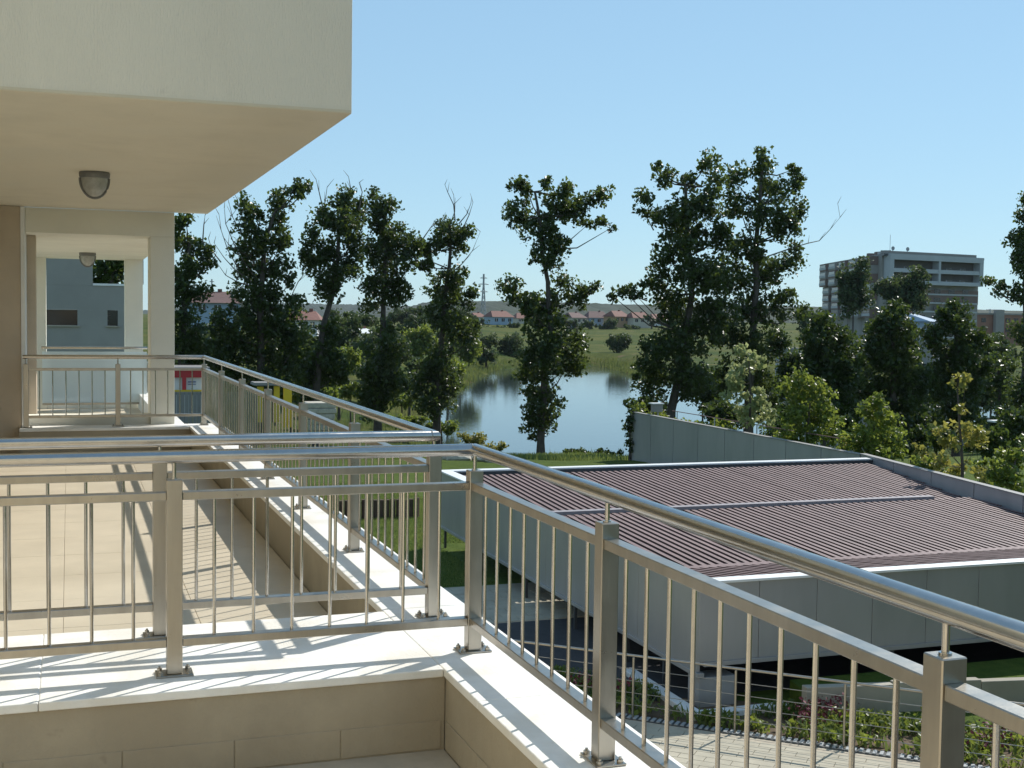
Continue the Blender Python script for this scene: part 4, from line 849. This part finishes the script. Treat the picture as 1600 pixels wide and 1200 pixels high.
def pylon(label, px, py_base, py_top, Y):
    a = at(px, py_base, Y); b = at(px, py_top, Y); x = float(a[0]); z0 = float(a[2])-3; z1 = float(b[2]); Hh = z1-z0
    t = thing('power_pylon', label, 'pylon', (x, Y, z0)); wb, wt = Hh*.11, Hh*.018
    def lv(f): w_ = wb+(wt-wb)*min(1, f*1.25); return [(x-w_/2,Y-w_/2,z0+Hh*f),(x+w_/2,Y-w_/2,z0+Hh*f),(x+w_/2,Y+w_/2,z0+Hh*f),(x-w_/2,Y+w_/2,z0+Hh*f)]
    for c in range(4): part('leg', MB().tube([lv(f)[c] for f in (0,.4,.8,1)], .16, 4), M['lattice'], t)
    mb = MB(); fs = [0,.15,.28,.4,.5,.6,.68,.76,.84,.92]
    for f0, f1 in zip(fs[:-1], fs[1:]):
        A, B = lv(f0), lv(f1)
        for c in range(4): d = (c+1) % 4; mb.tube([A[c],B[d]], .09, 3); mb.tube([A[d],B[c]], .09, 3)
    part('bracing', mb, M['lattice'], t)
    for f, l in ((.66,.17),(.80,.21),(.92,.14)):
        zz = z0+Hh*f; part('cross_arm', MB().tube([(x-Hh*l/2,Y,zz),(x+Hh*l/2,Y,zz)], .14, 4).tube([(x-Hh*l/2,Y,zz),(x,Y,zz+Hh*.03)], .09, 4).tube([(x+Hh*l/2,Y,zz),(x,Y,zz+Hh*.03)], .09, 4), M['lattice'], t)
pylon('tall lattice power pylon above the far houses', 755, 500, 428, 560)
pylon('faint smaller lattice pylon left of the broad poplar twigs', 331, 478, 436, 620)

def block():
    A = at(1378, 394, 180); z1 = float(A[2]); Bp = at(1530, 399, 184); Cp = at(1290, 410, 218)
    A2 = np.array((A[0], A[1])); B2 = np.array((Bp[0], Bp[1])); C2 = np.array((Cp[0], Cp[1]))
    t = thing('apartment_block', 'seven-storey apartment block with white framed balconies and rooftop dishes', 'building', (float(A2[0]), float(A2[1]), -6))
    u = (B2-A2); Wd = np.linalg.norm(u); u = u/Wd; n_ = np.array((-u[1], u[0]))
    if n_[1] > 0: n_ = -n_
    def F(s, o, z): q = A2+u*s+n_*o; return (q[0], q[1], z)
    def fb(s0,s1,o0,o1,z0,z1_): return MB().hexa([F(s0,o0,z0),F(s1,o0,z0),F(s1,o1,z0),F(s0,o1,z0),F(s0,o0,z1_),F(s1,o0,z1_),F(s1,o1,z1_),F(s0,o1,z1_)])
    D2 = C2+u*Wd*.9
    part('body', MB().slab([A2, B2, D2, C2], -6, z1-.6), M['flat_beige'], t)
    part('roof_slab', MB().slab([A2-u*.4+n_*.9, B2+u*.3+n_*.9, D2+u*.3, C2-u*.3], z1-.59, z1-.25), M['dark_steel'], t)
    H1 = z1-.7; st = 1.5; q_ = st/2.75
    # white double-storey frame standing proud
    fr = part('white_frame', fb(.5,1.4,.02,1.5,H1-3*st+.3,H1-.5), M['flat_white'], t)
    part('recess', fb(1.41,Wd-1.41,.006,.009,H1-3*st+.3,H1-.5), mat('recess_wall', (.13,.115,.10), .8, .1, .3), fr)
    part('frame_side', fb(Wd-1.4,Wd-.5,.02,1.5,H1-3*st+.3,H1-.5), M['flat_white'], fr)
    part('frame_top', fb(.5,Wd-.5,.02,1.52,H1-.49,H1+.45), M['flat_white'], fr)
    part('frame_bottom', fb(.5,Wd-.5,.02,1.52,H1-3*st-.1,H1-3*st+.3), M['flat_white'], fr)
    part('frame_middle', fb(Wd*.51,Wd*.51+.5,.02,1.48,H1-3*st+.3,H1-.5), M['flat_white'], fr)
    part('balcony_slab', fb(1.4,Wd-1.4,.02,1.47,H1-st*1.74,H1-st*1.62), M['flat_white'], fr)
    for k in range(2):
        z0 = H1-st*(1.3+1.35*k)
        for i in range(6):
            s0 = 1.9+i*(Wd-3.2)/6; g = part('window', fb(s0,s0+1.35,.01,.05,z0-.7*q_,z0+.75*q_), M['dark_glass'], t); part('frame', fb(s0-.07,s0,.01,.08,z0-.7*q_,z0+.75*q_), M['flat_white'], g)
    for k in range(2): part('balcony_rail', fb(1.42,Wd-1.42,1.36,1.42,H1-st*(2.95-1.33*k),H1-st*(2.62-1.33*k)), M['flat_white'], t)
    part('parapet_band', fb(.2,Wd-.2,-.5,-.4,z1-.24,z1+.35), M['flat_beige'], t)
    part('cladding_band', fb(Wd*.35,Wd-.5,.02,.5,H1-5.2*st,H1-3.6*st), M['flat_brown'], t)
    for k in range(6):
        z0 = H1-st*(3.75+1.0*k)
        for i in range(6):
            s0 = 1.6+i*(Wd-2.6)/6; part('window', fb(s0,s0+1.5,.505,.54,z0-.6*q_,z0+.7*q_), M['dark_glass'], t)
        part('balcony_rail', fb(.9,Wd-.8,.55,.62,z0-1.25*q_,z0-.75*q_), M['flat_white'], t)
    # receding left wing: stepped bays with white rails
    v = (C2-A2); Lw = np.linalg.norm(v); v = v/Lw; m_ = np.array((-v[1], v[0]))
    if m_[0] > 0: m_ = -m_
    def Gp(s, o, z): q = A2+v*s+m_*o; return (q[0], q[1], z)
    def gb(s0,s1,o0,o1,z0,z1_): return MB().hexa([Gp(s0,o0,z0),Gp(s1,o0,z0),Gp(s1,o1,z0),Gp(s0,o1,z0),Gp(s0,o0,z1_),Gp(s1,o0,z1_),Gp(s1,o1,z1_),Gp(s0,o1,z1_)])
    for i in range(5):
        s0 = 2+i*(Lw-3)/5; s1 = s0+(Lw-3)/5*.7
        for k in range(7):
            z0 = H1-.6-k*st
            part('bay', gb(s0,s1,.02,1.2 if k > 2 else 1.9,z0-1.38*q_,z0+1.3*q_), M['flat_brown'] if (i+k) % 2 == 0 else M['flat_beige'], t)
            o1 = 1.205 if k > 2 else 1.905
            part('balcony_rail', gb(s0+.1,s1-.1,o1,o1+.08,z0-.9*q_,z0-.1*q_), M['flat_white'], t)
            part('window', gb(s0+.4,s1-.4,o1,o1+.03,z0-.05,z0+.8*q_), M['dark_glass'], t)
    for i, s in enumerate((4.0, 7.5)):
        b = F(s, -1.5, z1-.25); mast = part('dish_mast', MB().tube([b, (b[0], b[1], z1+.8)], .05, 6), M['lattice'], t)
        mb = MB(); nr = 12; R = .36; c = np.array((b[0], b[1]-.12, z1+.85))
        mb.v = [tuple(c+np.array((0,.35,0)))]+[tuple(c+np.array((R*cos(2*pi*j/nr), 0, R*sin(2*pi*j/nr)))) for j in range(nr)]
        mb.f = [(0, 1+j, 1+(j+1) % nr) for j in range(nr)]+[tuple(range(nr, 0, -1))]
        part('dish', mb, M['lattice'], mast)
    b = F(3.9, -2.0, z1-.25); part('aerial', MB().tube([b, (b[0], b[1], z1+3.2)], .035, 5), M['lattice'], t)
    for s in (1.5, 9.5, 11.8): part('roof_vent', fb(s,s+.8,-2.5,-1.6,z1-.24,z1+.25), M['flat_white'], t)
    for s in (3, 8, 13): part('roof_vent', gb(s,s+1.2,-2.4,-1.2,z1-.24,z1+.5), M['flat_brown'], t)
block()
t = thing('brick_block', 'long low brick apartment block on the right skyline', 'building', arr(at(1570,520,300)))
x0, x1, z0, z1 = rect(1528, 1680, 494, 530, 300)
part('body', MB().box(x0, x1, 300, 312, z0-6, z1), M['flat_brick'], t)
part('parapet', MB().box(x0-.3, x1, 299.7, 312.3, z1+.01, z1+.5), M['flat_beige'], t)
part('stair_tower', MB().box(x0+5, x0+8, 298.6, 299.69, z0-6, z1+1.5), M['flat_beige'], t)
for i in range(8):
    for k in range(2):
        xa = x0+1+i*2.9
        if not (x0+3.0 < xa < x0+8): part('window', MB().box(xa, xa+1.6, 299.92, 299.97, z1-2.2-k*2.8, z1-.9-k*2.8), M['dark_glass'], t)
t = thing('tower_crane', 'thin distant construction crane above the brick block', 'crane', arr(at(1547,500,700)))
p0 = at(1547,494,700); p1 = at(1547,484,700); k = mpp(700)
part('mast', MB().tube([(p0[0],700,p0[2]-12),(p1[0],700,p1[2]+.5)], .5, 4), M['lattice'], t)
part('jib', MB().tube([(p1[0]-8*k,700,p1[2]),(p1[0]+26*k,700,p1[2])], .3, 4), M['lattice'], t)
# small lamp-like box and shed beyond the wall
t = thing('garden_lamp', 'boxy white garden lamp showing above the panelled wall', 'lamp', arr(at(1028,660,52)))
part('post', MB().tube([arr(at(1028,700,52)), arr(at(1028,640,52))], .04, 6), M['lattice'], t)
part('head', MB().box(*bpx(1022,1036,632,644,51.85,.35)), M['hoarding'], t, .01)
part('cap', MB().box(*bpx(1020,1038,630,631.8,51.8,.45)), M['white_paint'], t)
t = thing('garden_lamp', 'small white-topped garden lamp among bushes at right', 'lamp', arr(at(1560,690,50)))
part('post', MB().tube([arr(at(1560,730,50)), arr(at(1560,664,50))], .04, 6), M['lattice'], t)
part('cap', MB().box(*bpx(1552,1569,657,660,49.8,.45)), M['white_paint'], t)
t = thing('garden_shed', 'small pale blue shed between tall poplar and round-topped trees', 'shed', arr(at(1243,598,150)))
part('body', MB().box(*bpx(1232,1252,548,602,150,3.5)), M['flat_white'], t)
part('door', MB().box(*bpx(1238,1244,556,598,149.9,.08)), M['wall_blue'], t)
part('roof', MB().box(*bpx(1230,1254,544,547.5,149.5,4.4)), M['hoarding'], t)

# ------------------------------------------------------------------ the air
hz = MB().box(-3600, 4300, -650, 4600, -60, 45)
m = bpy.data.materials.new('haze'); m.use_nodes = True; nt = m.node_tree; nt.nodes.clear()
out = nd(nt, 'ShaderNodeOutputMaterial'); pv_ = nd(nt, 'ShaderNodeVolumePrincipled'); pv_.inputs['Color'].default_value = (.72,.82,.95,1); pv_.inputs['Density'].default_value = .00005; pv_.inputs['Anisotropy'].default_value = .2
nt.links.new(pv_.outputs[0], out.inputs['Volume'])
o = part('haze', hz, m); o['kind'] = 'stuff'
scn.cycles.volume_bounces = 0; scn.cycles.max_bounces = 7; scn.cycles.transparent_max_bounces = 8
scn.cycles.use_denoising = True
